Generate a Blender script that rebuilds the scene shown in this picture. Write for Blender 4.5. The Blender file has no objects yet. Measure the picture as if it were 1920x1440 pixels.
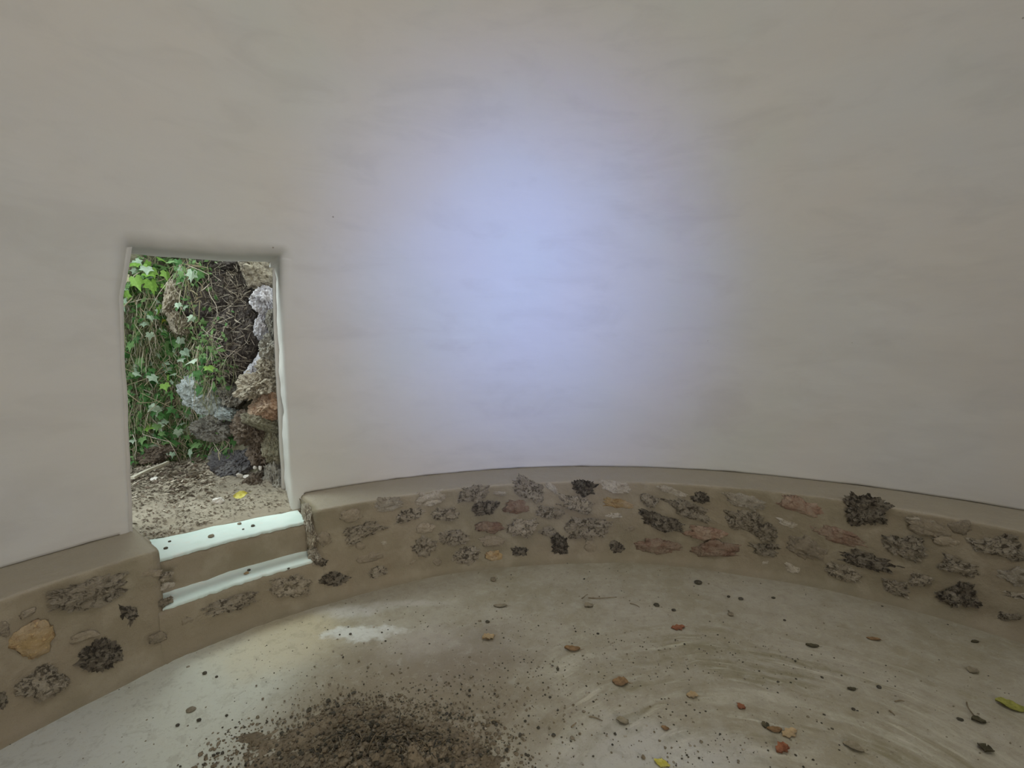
import bpy, math, random
import numpy as np
from mathutils import Vector, Matrix, noise
from mathutils.bvhtree import BVHTree

C = bpy.context.scene.collection
SC = bpy.context.scene
rnd = random.Random(11)
D2R = math.pi / 180.0

# ------------------------------------------------------------------ camera
CAM = Vector((-0.4719, -0.5086, 1.6019))
FPX, PITCH, ROLL = 920.0, 0.09621, -0.01286
cp, sp, cr, sr = math.cos(PITCH), math.sin(PITCH), math.cos(ROLL), math.sin(ROLL)
FWD = Vector((0, cp, -sp)); RT0 = Vector((1, 0, 0)); UP0 = Vector((0, sp, cp))
RT = cr * RT0 + sr * UP0
UP = -sr * RT0 + cr * UP0
cam_data = bpy.data.cameras.new('camera')
cam_data.sensor_width = 36.0
cam_data.lens = FPX / 1920.0 * 36.0
cam_data.clip_start = 0.02
cam = bpy.data.objects.new('camera', cam_data)
C.objects.link(cam)
M = Matrix.Identity(4)
for i in range(3):
    M[i][0], M[i][1], M[i][2], M[i][3] = RT[i], UP[i], -FWD[i], CAM[i]
cam.matrix_world = M
SC.camera = cam


def ray(px, py):
    return (FWD + RT * ((px - 960.0) / FPX) - UP * ((py - 720.0) / FPX)).normalized()


# ------------------------------------------------------------------ light
W = bpy.data.worlds.new('sky'); SC.world = W
W.use_nodes = True
bg = W.node_tree.nodes['Background']
bg.inputs['Color'].default_value = (0.86, 0.95, 1.0, 1)
bg.inputs['Strength'].default_value = 2.1
SC.view_settings.view_transform = 'Standard'
SC.view_settings.look = 'None'
SC.view_settings.gamma = 1.0
SC.view_settings.use_curve_mapping = False
SC.view_settings.exposure = 0.0
SC.cycles.use_denoising = True
SC.cycles.max_bounces = 10
SC.cycles.diffuse_bounces = 8

DOOR_A = -43.0 * D2R                      # door axis, angle from +y
DU = Vector((math.sin(DOOR_A), math.cos(DOOR_A), 0))     # outward
DV = Vector((math.cos(DOOR_A), -math.sin(DOOR_A), 0))    # to the right


def dl(u, v, z=0.0):
    return DU * u + DV * v + Vector((0, 0, z))


def light(name, kind, energy, color, loc, aim, **kw):
    L = bpy.data.lights.new(name, kind)
    L.energy = energy; L.color = color
    for k, v in kw.items():
        setattr(L, k, v)
    o = bpy.data.objects.new(name, L); C.objects.link(o)
    o.location = loc
    o.rotation_euler = (Vector(aim) - Vector(loc)).to_track_quat('-Z', 'Y').to_euler()
    return o


# soft brightest part of the overcast sky, over the bank, shining down through the doorway
sun_from = dl(math.cos(50 * D2R), -0.27, math.sin(50 * D2R))
light('daylight_sun', 'SUN', 7.0, (0.88, 1.0, 0.95), sun_from * 12, (0, 0, 0), angle=56 * D2R)
# added blue lamp in an assumed high window, unseen behind the camera
light('assumed_window_lamp', 'AREA', 11.0, (0.24, 0.385, 1.0), (-0.20, -3.42, 3.25), (-0.36, 3.27, 2.05),
      shape='RECTANGLE', size=0.5, size_y=1.45, spread=28.5 * D2R)
# added warm fill in an invented opening behind the camera on the right
light('low_side_fill', 'AREA', 20.0, (1.0, 0.92, 0.80), (3.40 * math.sin(157 * D2R), 3.40 * math.cos(157 * D2R), 1.75), (-1.25, 2.9, 1.7),
      shape='RECTANGLE', size=0.95, size_y=1.35, spread=84 * D2R)
# added fill from above, in a made-up opening at the roof top
light('roof_fill', 'AREA', 43.0, (1.0, 0.96, 0.88), (0, 0, 6.02), (0, 0, 0), shape='DISK', size=1.7)


# ------------------------------------------------------------------ helpers
def mesh_obj(name, verts, faces, mat, parent=None, smooth=True, loc=None):
    me = bpy.data.meshes.new(name)
    me.from_pydata([tuple(v) for v in verts], [], faces)
    if mat is not None:
        for m in (mat if isinstance(mat, (list, tuple)) else [mat]):
            me.materials.append(m)
    if smooth:
        me.polygons.foreach_set('use_smooth', [True] * len(me.polygons))
    me.update()
    o = bpy.data.objects.new(name, me); C.objects.link(o)
    if parent is not None:
        o.parent = parent
    if loc is not None:
        o.location = loc
    return o


def tag(o, label=None, cat=None, group=None, kind=None):
    if label: o['label'] = label
    if cat: o['category'] = cat
    if group: o['group'] = group
    if kind: o['kind'] = kind
    return o


def empty(name, loc=(0, 0, 0)):
    o = bpy.data.objects.new(name, None); C.objects.link(o)
    o.location = loc
    o.empty_display_size = 0.1
    return o


def grid_faces(nu, nv, wrap=False):
    f = []
    for i in range(nu if wrap else nu - 1):
        a = i * nv; b = ((i + 1) % nu) * nv
        for j in range(nv - 1):
            f.append((a + j, b + j, b + j + 1, a + j + 1))
    return f


_ico = {}


def ico(n):
    if n not in _ico:
        t = (1 + 5 ** .5) / 2
        v = [Vector(p).normalized() for p in ((-1, t, 0), (1, t, 0), (-1, -t, 0), (1, -t, 0), (0, -1, t), (0, 1, t), (0, -1, -t), (0, 1, -t), (t, 0, -1), (t, 0, 1), (-t, 0, -1), (-t, 0, 1))]
        f = [(0, 11, 5), (0, 5, 1), (0, 1, 7), (0, 7, 10), (0, 10, 11), (1, 5, 9), (5, 11, 4), (11, 10, 2), (10, 7, 6), (7, 1, 8), (3, 9, 4), (3, 4, 2), (3, 2, 6), (3, 6, 8), (3, 8, 9), (4, 9, 5), (2, 4, 11), (6, 2, 10), (8, 6, 7), (9, 8, 1)]
        for _ in range(n):
            mid = {}; nf = []

            def m(a, b):
                k = (a, b) if a < b else (b, a)
                if k not in mid:
                    mid[k] = len(v); v.append(((v[a] + v[b]) / 2).normalized())
                return mid[k]
            for a, b, c in f:
                x, y, z = m(a, b), m(b, c), m(c, a)
                nf += [(a, x, z), (b, y, x), (c, z, y), (x, y, z)]
            f = nf
        _ico[n] = (v, f)
    return _ico[n]


def fbm(p, o=4):
    return noise.fractal(p, 1.0, 2.1, o, noise_basis='PERLIN_ORIGINAL')


def lump(seed, n, rough, pits=0.0, facet=0.0):
    """unit boulder: a ball cut by random planes, then roughened and pitted"""
    v, f = ico(n)
    off = Vector((seed * 7.31, seed * 3.17, seed * 1.93))
    rg = random.Random(int(seed * 100) + 5)
    planes = []
    for _ in range(int(7 + 6 * facet)):
        d = Vector((rg.gauss(0, 1), rg.gauss(0, 1), rg.gauss(0, 1))).normalized()
        planes.append((d, rg.uniform(0.90 - 0.36 * facet, 0.97)))
    out = []
    for p in v:
        r = 1.0
        for d, h in planes:
            c = p.dot(d)
            if c > 0.05: r = min(r, h / c)
        q = p * r
        d = 0.10 * rough * fbm(q * 2.0 + off, 2) + 0.13 * rough * fbm(q * 5.0 + off, 4)
        if pits:
            c = noise.voronoi(q * 5.5 + off)[0]
            d -= pits * 0.28 * max(0.0, 0.40 - c[0])
            d += pits * 0.16 * fbm(q * 12 + off, 3)
        out.append(q * (1.0 + d) * 1.06)
    return out, f


def tube(pts, rad, sides=5, taper=1.0):
    vs, fs = [], []
    n = len(pts)
    up = Vector((0.3, 0.2, 1)).normalized()
    for i, p in enumerate(pts):
        t = (pts[min(i + 1, n - 1)] - pts[max(i - 1, 0)])
        t = t.normalized() if t.length > 1e-9 else Vector((0, 0, 1))
        a = t.cross(up)
        if a.length < 1e-3: a = t.cross(Vector((1, 0, 0)))
        a.normalize(); b = t.cross(a)
        r = rad * (1 + (taper - 1) * i / max(1, n - 1))
        for k in range(sides):
            q = 2 * math.pi * k / sides
            vs.append(p + a * (r * math.cos(q)) + b * (r * math.sin(q)))
    for i in range(n - 1):
        for k in range(sides):
            k2 = (k + 1) % sides
            fs.append((i * sides + k, i * sides + k2, (i + 1) * sides + k2, (i + 1) * sides + k))
    fs.append(tuple(range(sides)))
    fs.append(tuple(reversed(range((n - 1) * sides, n * sides))))
    return vs, fs


class Soup:
    def __init__(s): s.v = []; s.f = []; s.m = []

    def add(s, vs, fs, mi=0):
        b = len(s.v); s.v += [tuple(x) for x in vs]; s.f += [tuple(i + b for i in q) for q in fs]
        s.m += [mi] * len(fs)

    def build(s, name, mats, parent=None, smooth=True):
        o = mesh_obj(name, s.v, s.f, mats, parent, smooth)
        if isinstance(mats, (list, tuple)) and len(mats) > 1:
            o.data.polygons.foreach_set('material_index', s.m)
        return o


# ------------------------------------------------------------------ materials
class NT:
    def __init__(s, name, rough=0.9):
        s.m = bpy.data.materials.new(name); s.m.use_nodes = True
        s.t = s.m.node_tree; s.n = s.t.nodes
        s.b = s.n['Principled BSDF']; s.b.inputs['Roughness'].default_value = rough
        s.b.inputs['Specular IOR Level'].default_value = 0.25
        s.geo = s.n.new('ShaderNodeNewGeometry')
        s.tc = s.n.new('ShaderNodeTexCoord')

    def link(s, a, b): s.t.links.new(a, b)

    def val(s, x, sock):
        if isinstance(x, (int, float)): sock.default_value = x
        elif isinstance(x, (tuple, list)): sock.default_value = tuple(x) + ((1,) if len(x) == 3 and sock.type == 'RGBA' else ())
        else: s.link(x, sock)

    def math(s, op, a, b=0.0, clamp=False):
        n = s.n.new('ShaderNodeMath'); n.operation = op; n.use_clamp = clamp
        s.val(a, n.inputs[0]); s.val(b, n.inputs[1]); return n.outputs[0]

    def map(s, vec, scale=(1, 1, 1), loc=(0, 0, 0)):
        n = s.n.new('ShaderNodeMapping'); s.link(vec, n.inputs['Vector'])
        n.inputs['Scale'].default_value = scale; n.inputs['Location'].default_value = loc
        return n.outputs[0]

    def noise(s, vec, scale, detail=4, rough=0.55, dist=0.0):
        n = s.n.new('ShaderNodeTexNoise'); s.link(vec, n.inputs['Vector'])
        n.inputs['Scale'].default_value = scale; n.inputs['Detail'].default_value = detail
        n.inputs['Roughness'].default_value = rough; n.inputs['Distortion'].default_value = dist
        return n.outputs['Fac']

    def voro(s, vec, scale, feature='F1'):
        n = s.n.new('ShaderNodeTexVoronoi'); s.link(vec, n.inputs['Vector'])
        n.inputs['Scale'].default_value = scale; n.feature = feature
        return n.outputs['Distance']

    def ramp(s, fac, lo, hi):
        n = s.n.new('ShaderNodeMapRange'); n.interpolation_type = 'SMOOTHSTEP'
        s.val(fac, n.inputs['Value'])
        n.inputs['From Min'].default_value = lo; n.inputs['From Max'].default_value = hi
        return n.outputs['Result']

    def mix(s, f, a, b):
        n = s.n.new('ShaderNodeMix'); n.data_type = 'RGBA'
        s.val(f, n.inputs[0]); s.val(a, n.inputs[6]); s.val(b, n.inputs[7]); return n.outputs[2]

    def bump(s, h, strength=0.5, dist=0.01, prev=None):
        n = s.n.new('ShaderNodeBump'); n.inputs['Strength'].default_value = strength
        n.inputs['Distance'].default_value = dist; s.link(h, n.inputs['Height'])
        if prev is not None: s.link(prev, n.inputs['Normal'])
        return n.outputs[0]

    def done(s, col, nrm=None):
        s.val(col, s.b.inputs['Base Color'])
        if nrm is not None: s.link(nrm, s.b.inputs['Normal'])
        return s.m

    @property
    def P(s): return s.geo.outputs['Position']

    @property
    def O(s): return s.tc.outputs['Object']

    @property
    def rand(s):
        n = s.n.new('ShaderNodeObjectInfo'); return n.outputs['Random']


def mat_wall():
    t = NT('limewash_plaster', 0.92)
    big = t.noise(t.P, 0.55, 3, 0.5)
    big2 = t.noise(t.map(t.P, (1, 1, 1), (7, 3, 5)), 0.8, 3, 0.55)
    c = t.mix(t.ramp(big, 0.38, 0.62), (0.605, 0.575, 0.535), (0.59, 0.585, 0.57))
    c = t.mix(t.math('MULTIPLY', t.ramp(big2, 0.5, 0.7), 0.6), c, (0.57, 0.585, 0.55))
    # trowel clouds, brushed sideways
    tr = t.noise(t.map(t.P, (1, 1, 2.6)), 1.7, 6, 0.6, 0.6)
    c = t.mix(t.math('MULTIPLY', t.ramp(tr, 0.45, 0.75), 0.42), c, (0.49, 0.475, 0.455))
    fine = t.noise(t.map(t.P, (1, 1, 6)), 6, 5, 0.65)
    c = t.mix(t.math('MULTIPLY', t.ramp(fine, 0.55, 0.85), 0.16), c, (0.68, 0.67, 0.65))
    spk = t.voro(t.P, 3.1)
    c = t.mix(t.ramp(spk, 0.022, 0.012), c, (0.30, 0.27, 0.23))
    n1 = t.bump(t.noise(t.map(t.P, (1, 1, 1.8)), 1.3, 3, 0.5), 0.35, 0.10)
    n2 = t.bump(fine, 0.03, 0.02, n1)
    n3 = t.bump(t.noise(t.P, 130, 3, 0.6), 0.06, 0.004, n2)
    return t.done(c, n3)


def mat_mortar():
    t = NT('lime_mortar', 0.97)
    a = t.noise(t.P, 1.6, 4, 0.6)
    c = t.mix(t.ramp(a, 0.35, 0.65), (0.250, 0.217, 0.150), (0.288, 0.242, 0.175))
    b = t.noise(t.P, 7, 5, 0.6)
    c = t.mix(t.math('MULTIPLY', t.ramp(b, 0.45, 0.7), 0.5), c, (0.37, 0.325, 0.245))
    b2 = t.noise(t.map(t.P, (1, 1, 1), (3, 9, 1)), 4, 4, 0.6)
    c = t.mix(t.math('MULTIPLY', t.ramp(b2, 0.55, 0.75), 0.5), c, (0.25, 0.20, 0.135))
    # the ledge on top has a paler, smoother coat with some light painted in
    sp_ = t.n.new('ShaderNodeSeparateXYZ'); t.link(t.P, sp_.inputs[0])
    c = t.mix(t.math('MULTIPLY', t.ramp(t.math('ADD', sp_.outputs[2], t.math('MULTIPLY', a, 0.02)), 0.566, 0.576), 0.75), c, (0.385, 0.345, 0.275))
    g = t.noise(t.P, 160, 2, 0.7)
    c = t.mix(t.math('MULTIPLY', t.ramp(g, 0.6, 0.75), 0.35), c, (0.14, 0.11, 0.08))
    n1 = t.bump(t.noise(t.P, 14, 5, 0.6), 0.6, 0.02)
    n2 = t.bump(g, 0.35, 0.004, n1)
    return t.done(c, n2)


def mat_stone(name, base, alt, dark, spot=0.5, scale=1.0, smear=0.0, dthr=(0.52, 0.62)):
    t = NT(name, 0.93)
    off = t.n.new('ShaderNodeVectorMath'); off.operation = 'ADD'
    cmb = t.n.new('ShaderNodeCombineXYZ')
    r = t.math('MULTIPLY', t.rand, 37.0)
    t.link(r, cmb.inputs[0]); t.link(r, cmb.inputs[1])
    t.link(t.P, off.inputs[0]); t.link(cmb.outputs[0], off.inputs[1])
    V = off.outputs[0]
    a = t.noise(V, 16 * scale, 5, 0.6, 0.4)
    c = t.mix(t.ramp(a, 0.4, 0.62), base, alt)
    d = t.noise(V, 38 * scale, 5, 0.7, 0.8)
    c = t.mix(t.math('MULTIPLY', t.ramp(d, *dthr), spot), c, dark)
    w = t.noise(V, 60 * scale, 3, 0.7)
    c = t.mix(t.math('MULTIPLY', t.ramp(w, 0.58, 0.72), 0.55), c, (min(1, base[0] * 1.9), min(1, base[1] * 1.9), min(1, base[2] * 1.85)))
    k = t.math('ADD', t.math('MULTIPLY', t.rand, 0.5), 0.75)
    hs = t.n.new('ShaderNodeHueSaturation'); t.link(c, hs.inputs['Color']); t.link(k, hs.inputs['Value'])
    c = hs.outputs['Color']
    if smear:
        m = t.noise(V, 9 * scale, 4, 0.6)
        c = t.mix(t.math('MULTIPLY', t.ramp(m, 0.4, 0.6), smear), c, (0.31, 0.262, 0.19))
    n1 = t.bump(d, 0.9, 0.012 / scale)
    n2 = t.bump(t.noise(V, 140 * scale, 3, 0.7), 0.5, 0.004 / scale, n1)
    return t.done(c, n2)


def mat_floor():
    t = NT('dusty_concrete', 0.95)
    P = t.P
    sep = t.n.new('ShaderNodeSeparateXYZ'); t.link(P, sep.inputs[0])
    x = sep.outputs[0]; y = sep.outputs[1]

    def blob(cx, cy, r0, r1, sx=1.0, sy=1.0, wob=0.35, ns=3.0):
        dx = t.math('MULTIPLY', t.math('SUBTRACT', x, cx), sx)
        dy = t.math('MULTIPLY', t.math('SUBTRACT', y, cy), sy)
        d = t.math('SQRT', t.math('ADD', t.math('MULTIPLY', dx, dx), t.math('MULTIPLY', dy, dy)))
        n = t.noise(P, ns, 5, 0.6)
        d = t.math('ADD', d, t.math('MULTIPLY', t.math('SUBTRACT', n, 0.5), wob * 2))
        return t.ramp(d, r1, r0)
    a = t.noise(P, 1.3, 5, 0.6)
    c = t.mix(t.ramp(a, 0.38, 0.62), (0.335, 0.30, 0.215), (0.40, 0.365, 0.285))
    b = t.noise(P, 6, 6, 0.65)
    c = t.mix(t.math('MULTIPLY', t.ramp(b, 0.42, 0.68), 0.5), c, (0.445, 0.415, 0.335))
    # pale, less dusty slab near the doorway, with door light painted into its colour
    c = t.mix(t.math('MULTIPLY', blob(-2.0, 1.45, 0.35, 0.75, 1, 0.9, 0.22), 0.85), c, (0.60, 0.62, 0.54))
    c = t.mix(t.math('MULTIPLY', blob(-2.35, 1.1, 0.2, 0.6, 1, 1, 0.2), 0.7), c, (0.55, 0.56, 0.53))
    c = t.mix(t.math('MULTIPLY', blob(-1.72, 2.0, 0.15, 0.42, 1, 1, 0.2), 0.6), c, (0.58, 0.51, 0.35))
    # sweeping arcs in the dust
    dx = t.math('SUBTRACT', x, 0.40); dy = t.math('SUBTRACT', y, 0.72)
    rr = t.math('SQRT', t.math('ADD', t.math('MULTIPLY', dx, dx), t.math('MULTIPLY', dy, dy)))
    rr = t.math('ADD', rr, t.math('MULTIPLY', t.math('SUBTRACT', t.noise(P, 1.6, 3), 0.5), 0.16))
    an = t.math('ARCTAN2', dy, dx)
    cb = t.n.new('ShaderNodeCombineXYZ')
    t.link(t.math('MULTIPLY', rr, 9.0), cb.inputs[0]); t.link(t.math('MULTIPLY', an, 1.1), cb.inputs[1])
    st = t.noise(cb.outputs[0], 1.0, 5, 0.62)
    cb2 = t.n.new('ShaderNodeCombineXYZ')
    t.link(t.math('MULTIPLY', rr, 26.0), cb2.inputs[0]); t.link(t.math('MULTIPLY', an, 2.2), cb2.inputs[1])
    st2 = t.noise(cb2.outputs[0], 1.0, 4, 0.6)
    zone = t.math('MULTIPLY', t.ramp(rr, 1.55, 1.15), t.ramp(rr, 0.3, 0.5))
    brk = t.ramp(t.math('ADD', t.noise(P, 4.5, 5, 0.7), t.math('MULTIPLY', t.noise(P, 30, 4, 0.7), 0.35)), 0.52, 0.80)
    zone = t.math('MULTIPLY', zone, t.math('ADD', t.math('MULTIPLY', brk, 0.75), 0.22))
    c = t.mix(t.math('MULTIPLY', t.math('MULTIPLY', t.ramp(st, 0.50, 0.64), zone), 0.85), c, (0.235, 0.21, 0.125))
    c = t.mix(t.math('MULTIPLY', t.math('MULTIPLY', t.ramp(st, 0.49, 0.36), zone), 0.9), c, (0.50, 0.475, 0.375))
    c = t.mix(t.math('MULTIPLY', t.math('MULTIPLY', t.ramp(st2, 0.56, 0.70), zone), 0.75), c, (0.60, 0.57, 0.45))
    # soil trodden around the heap
    c = t.mix(t.math('MULTIPLY', blob(-0.95, 1.42, 0.25, 0.75, 0.9, 1.0, 0.35), 0.7), c, (0.235, 0.19, 0.13))
    c = t.mix(t.math('MULTIPLY', blob(-0.75, 1.85, 0.1, 0.5, 0.9, 1.3, 0.3, 4), 0.55), c, (0.25, 0.21, 0.165))
    # white cement slops
    c = t.mix(t.math('MULTIPLY', blob(-1.33, 2.04, 0.05, 0.11, 0.45, 1.3, 0.12, 9), 0.9), c, (0.66, 0.67, 0.62))
    c = t.mix(t.math('MULTIPLY', blob(-1.45, 2.26, 0.02, 0.12, 0.4, 1.2, 0.10, 8), 0.6), c, (0.58, 0.57, 0.54))
    c = t.mix(t.math('MULTIPLY', blob(-1.06, 2.33, 0.02, 0.10, 0.35, 1.8, 0.05, 8), 0.55), c, (0.55, 0.53, 0.48))
    c = t.mix(t.math('MULTIPLY', blob(0.05, 1.18, 0.1, 0.4, 0.7, 1.4, 0.25, 4), 0.7), c, (0.56, 0.55, 0.50))
    c = t.mix(t.math('MULTIPLY', blob(-1.0, 1.95, 0.02, 0.3, 0.8, 1.4, 0.2, 5), 0.5), c, (0.50, 0.46, 0.40))
    # mottled dirt, worn patches
    mt = t.noise(P, 15, 7, 0.72, 0.5)
    c = t.mix(t.math('MULTIPLY', t.ramp(mt, 0.50, 0.64), 0.26), c, (0.235, 0.205, 0.14))
    c = t.mix(t.math('MULTIPLY', t.ramp(mt, 0.47, 0.36), 0.24), c, (0.52, 0.50, 0.41))
    # grit and freckles
    g = t.noise(P, 55, 4, 0.75)
    c = t.mix(t.math('MULTIPLY', t.ramp(g, 0.58, 0.72), 0.55), c, (0.19, 0.16, 0.11))
    g2 = t.noise(t.map(P, (1, 1, 1), (4, 8, 2)), 90, 3, 0.7)
    c = t.mix(t.math('MULTIPLY', t.ramp(g2, 0.62, 0.75), 0.5), c, (0.62, 0.58, 0.48))
    n1 = t.bump(t.noise(P, 5, 5, 0.6), 0.35, 0.02, t.bump(mt, 0.5, 0.008))
    n2 = t.bump(st, 0.12, 0.015, n1)
    n3 = t.bump(g, 0.4, 0.005, n2)
    return t.done(c, n3)


def mat_simple(name, c0, c1, scale=8, rough=0.9, bump=0.4, bd=0.01, c2=None, s2=40):
    t = NT(name, rough)
    c = t.mix(t.ramp(t.noise(t.P, scale, 5, 0.6), 0.38, 0.62), c0, c1)
    if c2: c = t.mix(t.math('MULTIPLY', t.ramp(t.noise(t.P, s2, 4, 0.7), 0.52, 0.66), 0.7), c, c2)
    return t.done(c, t.bump(t.noise(t.P, scale * 3, 5, 0.65), bump, bd))


def mat_leaf(name, c0, c1, trans=0.35, rough=0.5):
    t = NT(name, rough)
    c = t.mix(t.rand, c0, c1)
    c = t.mix(t.math('MULTIPLY', t.ramp(t.noise(t.P, 60, 3), 0.45, 0.65), 0.35), c, tuple(min(1, v * 1.5) for v in c1))
    t.done(c)
    if trans:
        out = t.n['Material Output']
        tr = t.n.new('ShaderNodeBsdfTranslucent'); t.val(c, tr.inputs['Color'])
        mx = t.n.new('ShaderNodeMixShader'); mx.inputs[0].default_value = trans
        t.link(t.b.outputs[0], mx.inputs[1]); t.link(tr.outputs[0], mx.inputs[2]); t.link(mx.outputs[0], out.inputs[0])
    return t.m


MW = mat_wall(); MM = mat_mortar(); MF = mat_floor()
MWHITE = mat_simple('white_limewash_coat', (0.60, 0.71, 0.665), (0.66, 0.76, 0.72), 5, 0.85, 0.2, 0.006, (0.68, 0.72, 0.67), 18)
MS = {
    'k': mat_stone('karst_stone', (0.27, 0.235, 0.18), (0.35, 0.31, 0.245), (0.055, 0.044, 0.032), 0.9, 1.0, 0.25, (0.49, 0.59)),
    'd': mat_stone('dark_stone', (0.125, 0.105, 0.08), (0.21, 0.185, 0.145), (0.03, 0.025, 0.02), 0.9, 1.0, 0.0, (0.46, 0.58)),
    'r': mat_stone('reddish_stone', (0.265, 0.17, 0.125), (0.33, 0.25, 0.19), (0.11, 0.055, 0.04), 0.6, 1.0, 0.25),
    'o': mat_stone('ochre_stone', (0.35, 0.25, 0.125), (0.40, 0.31, 0.20), (0.22, 0.12, 0.06), 0.5, 0.8),
    'w': mat_stone('pale_stone', (0.38, 0.34, 0.275), (0.46, 0.42, 0.35), (0.15, 0.12, 0.09), 0.6, 1.0, 0.3),
    'm': mat_stone('mortar_smeared_stone', (0.30, 0.255, 0.19), (0.34, 0.29, 0.22), (0.14, 0.11, 0.08), 0.5, 1.0, 0.75),
}

# ------------------------------------------------------------------ the round room
R = 3.30
LEDGE = 0.568
WTOP = 4.70
THICK = 0.36


def spaced(lo, hi, step, fine):
    """samples from lo to hi every step, with clusters around each (centre, reach, count) of fine"""
    s = list(np.arange(lo, hi, step)) + [hi]
    for c0, reach, n in fine:
        s = [q for q in s if abs(q - c0) > reach]
        s += list(np.linspace(c0 - reach, c0 + reach, 2 * n + 1))
    s = sorted(q for q in s if lo - 1e-9 <= q <= hi + 1e-9)
    out = [s[0]]
    for q in s[1:]:
        if q - out[-1] > 1e-6: out.append(q)
    return out


# openings: (a0, a1, z0, z1) in degrees / metres
DOOR = (-50.0, -36.15, -9.0, 2.12)
ASSUMED_WIN = (178.5, 188.5, 2.45, 4.05)  # assumed high opening, out of view, that holds the added blue lamp
FILL_WIN = (147.5, 166.5, 1.02, 2.48)  # added opening, out of view, that holds the low fill lamp
ths = spaced(-180 + 20, 200, 1.25, [(DOOR[0], 1.6, 12), (DOOR[1], 1.6, 12), (ASSUMED_WIN[0], 1.2, 6), (ASSUMED_WIN[1], 1.2, 6), (FILL_WIN[0], 1.2, 6), (FILL_WIN[1], 1.2, 6)])
zs = spaced(0.44, WTOP, 0.04, [(DOOR[3], 0.085, 12), (ASSUMED_WIN[2], 0.05, 6), (ASSUMED_WIN[3], 0.05, 6), (FILL_WIN[2], 0.05, 6)])
ths = ths[:-1] if abs((ths[-1] - ths[0]) - 360) < 1e-6 else ths


def hole_dist(a, z, H, corner=0.05):
    """distance (m) outside the opening; <=0 inside"""
    m = (H[0] + H[1]) / 2; hw = (H[1] - H[0]) / 2 * D2R * R
    da = abs(a - m) * D2R * R - hw
    zm = (H[2] + H[3]) / 2; hz = (H[3] - H[2]) / 2
    dz = abs(z - zm) - hz
    if da <= 1e-6 and dz <= 1e-6: return max(da, dz)
    if da > 0 and dz > 0: return math.hypot(da, dz)
    return max(da, dz)


def warp(a, z):
    """door edges are hand-plastered: lean and wobble near the opening"""
    wgt = max(0.0, 1 - max(0, abs(a + 43) - 7) / 5.0)
    left = max(0.0, min(1.0, (-a - 43) / 7 * 0.5 + 0.5))
    right = 1 - left
    lean_l = -0.75 + 0.95 * max(0, z - 0.6) / 1.4 + (1.0 * max(0, z - 1.85) / 0.3)
    lean_r = 0.12 - 0.25 * max(0, (1.6 - z))/1.2 + 0.30 * max(0, z - 1.55) / 0.6
    da = wgt * (left * lean_l + right * lean_r)
    da += wgt * 0.16 * fbm(Vector((a * 0.15, z * 2.3, 1.0)), 3)
    zt = max(0.0, 1 - abs(z - 2.12) / 0.35)
    dz = zt * wgt * (0.022 * right - 0.014 * left + 0.012 * fbm(Vector((a * 0.22, 3.3, z)), 2))
    return a + da, z + dz


vs = []
for a in ths:
    for z in zs:
        r = R
        for H, fr in ((DOOR, 0.040), (ASSUMED_WIN, 0.03), (FILL_WIN, 0.03)):
            fr_ = fr
            if H is DOOR:
                if a > -43 and z < 2.1: fr_ = 0.016
                fr_ += 0.04 * max(0.0, min(1, (z - 1.55) / 0.5))
            d = hole_dist(a, z, H)
            if 0 <= d < fr_:
                r += fr_ - math.sqrt(max(0, fr_ * fr_ - (fr_ - d) ** 2))
        a2, z2 = warp(a, z)
        p = Vector((math.sin(a2 * D2R), math.cos(a2 * D2R), z2))
        r += 0.016 * fbm(Vector((p.x * 2.2, p.y * 2.2, z * 0.9)), 3) + 0.004 * fbm(Vector((p.x * 9, p.y * 9, z * 3)), 2)
        if z < 0.64:
            inside = max(0.0, min(1.0, (8.2 - abs(a + 42.9)) / 0.5))
            low = 0.573 + 0.008 * max(0, noise.noise(Vector((p.x * 26, p.y * 26, 0)))) + (z - 0.44) * (0.64 - 0.573) / 0.2
            z2 = low + (z2 - low) * inside
        vs.append((p.x * r, p.y * r, z2))
nz = len(zs); na = len(ths)
fs = []
for i in range(na):
    i2 = (i + 1) % na
    a_m = (ths[i] + (ths[i2] if i2 else ths[0] + 360)) / 2
    for j in range(nz - 1):
        z_m = (zs[j] + zs[j + 1]) / 2
        if any(H[0] < a_m < H[1] and H[2] < z_m < H[3] for H in (DOOR, ASSUMED_WIN, FILL_WIN)): continue
        fs.append((i * nz + j, i * nz + j + 1, i2 * nz + j + 1, i2 * nz + j))
# reveals and outer skin: every open edge runs on outward to the outer radius
cnt = {}
for q in fs:
    for k in range(4):
        e = (q[k], q[(k + 1) % 4]); cnt[tuple(sorted(e))] = cnt.get(tuple(sorted(e)), 0) + 1
bed = []
for q in fs:
    for k in range(4):
        e = (q[k], q[(k + 1) % 4])
        if cnt[tuple(sorted(e))] == 1:
            if vs[e[0]][2] > WTOP - 0.02 and vs[e[1]][2] > WTOP - 0.02: continue
            bed.append(e)
STEPS = 7
rev = {}


def rev_idx(i, s):
    if s == 0: return i
    if (i, s) not in rev:
        x, y, z = vs[i]; rad = math.hypot(x, y)
        t = s / STEPS
        r = rad + (R + THICK - rad) * t
        w = 0.018 * t * fbm(Vector((x * 5 + t, y * 5, z * 5)), 3)
        rev[(i, s)] = len(vs)
        if -1.0 < x * DV.x + y * DV.y - 0.40 < 0.3 and x * DV.x + y * DV.y > 0 and y > 0 and z < 2.1: w += 0.034 * t
        vs.append((x / rad * r + DV.x * w, y / rad * r + DV.y * w, z + 0.3 * w))
    return rev[(i, s)]


for a, b in bed:
    for s in range(STEPS):
        fs.append((rev_idx(a, s), rev_idx(b, s), rev_idx(b, s + 1), rev_idx(a, s + 1))[::-1])
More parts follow.
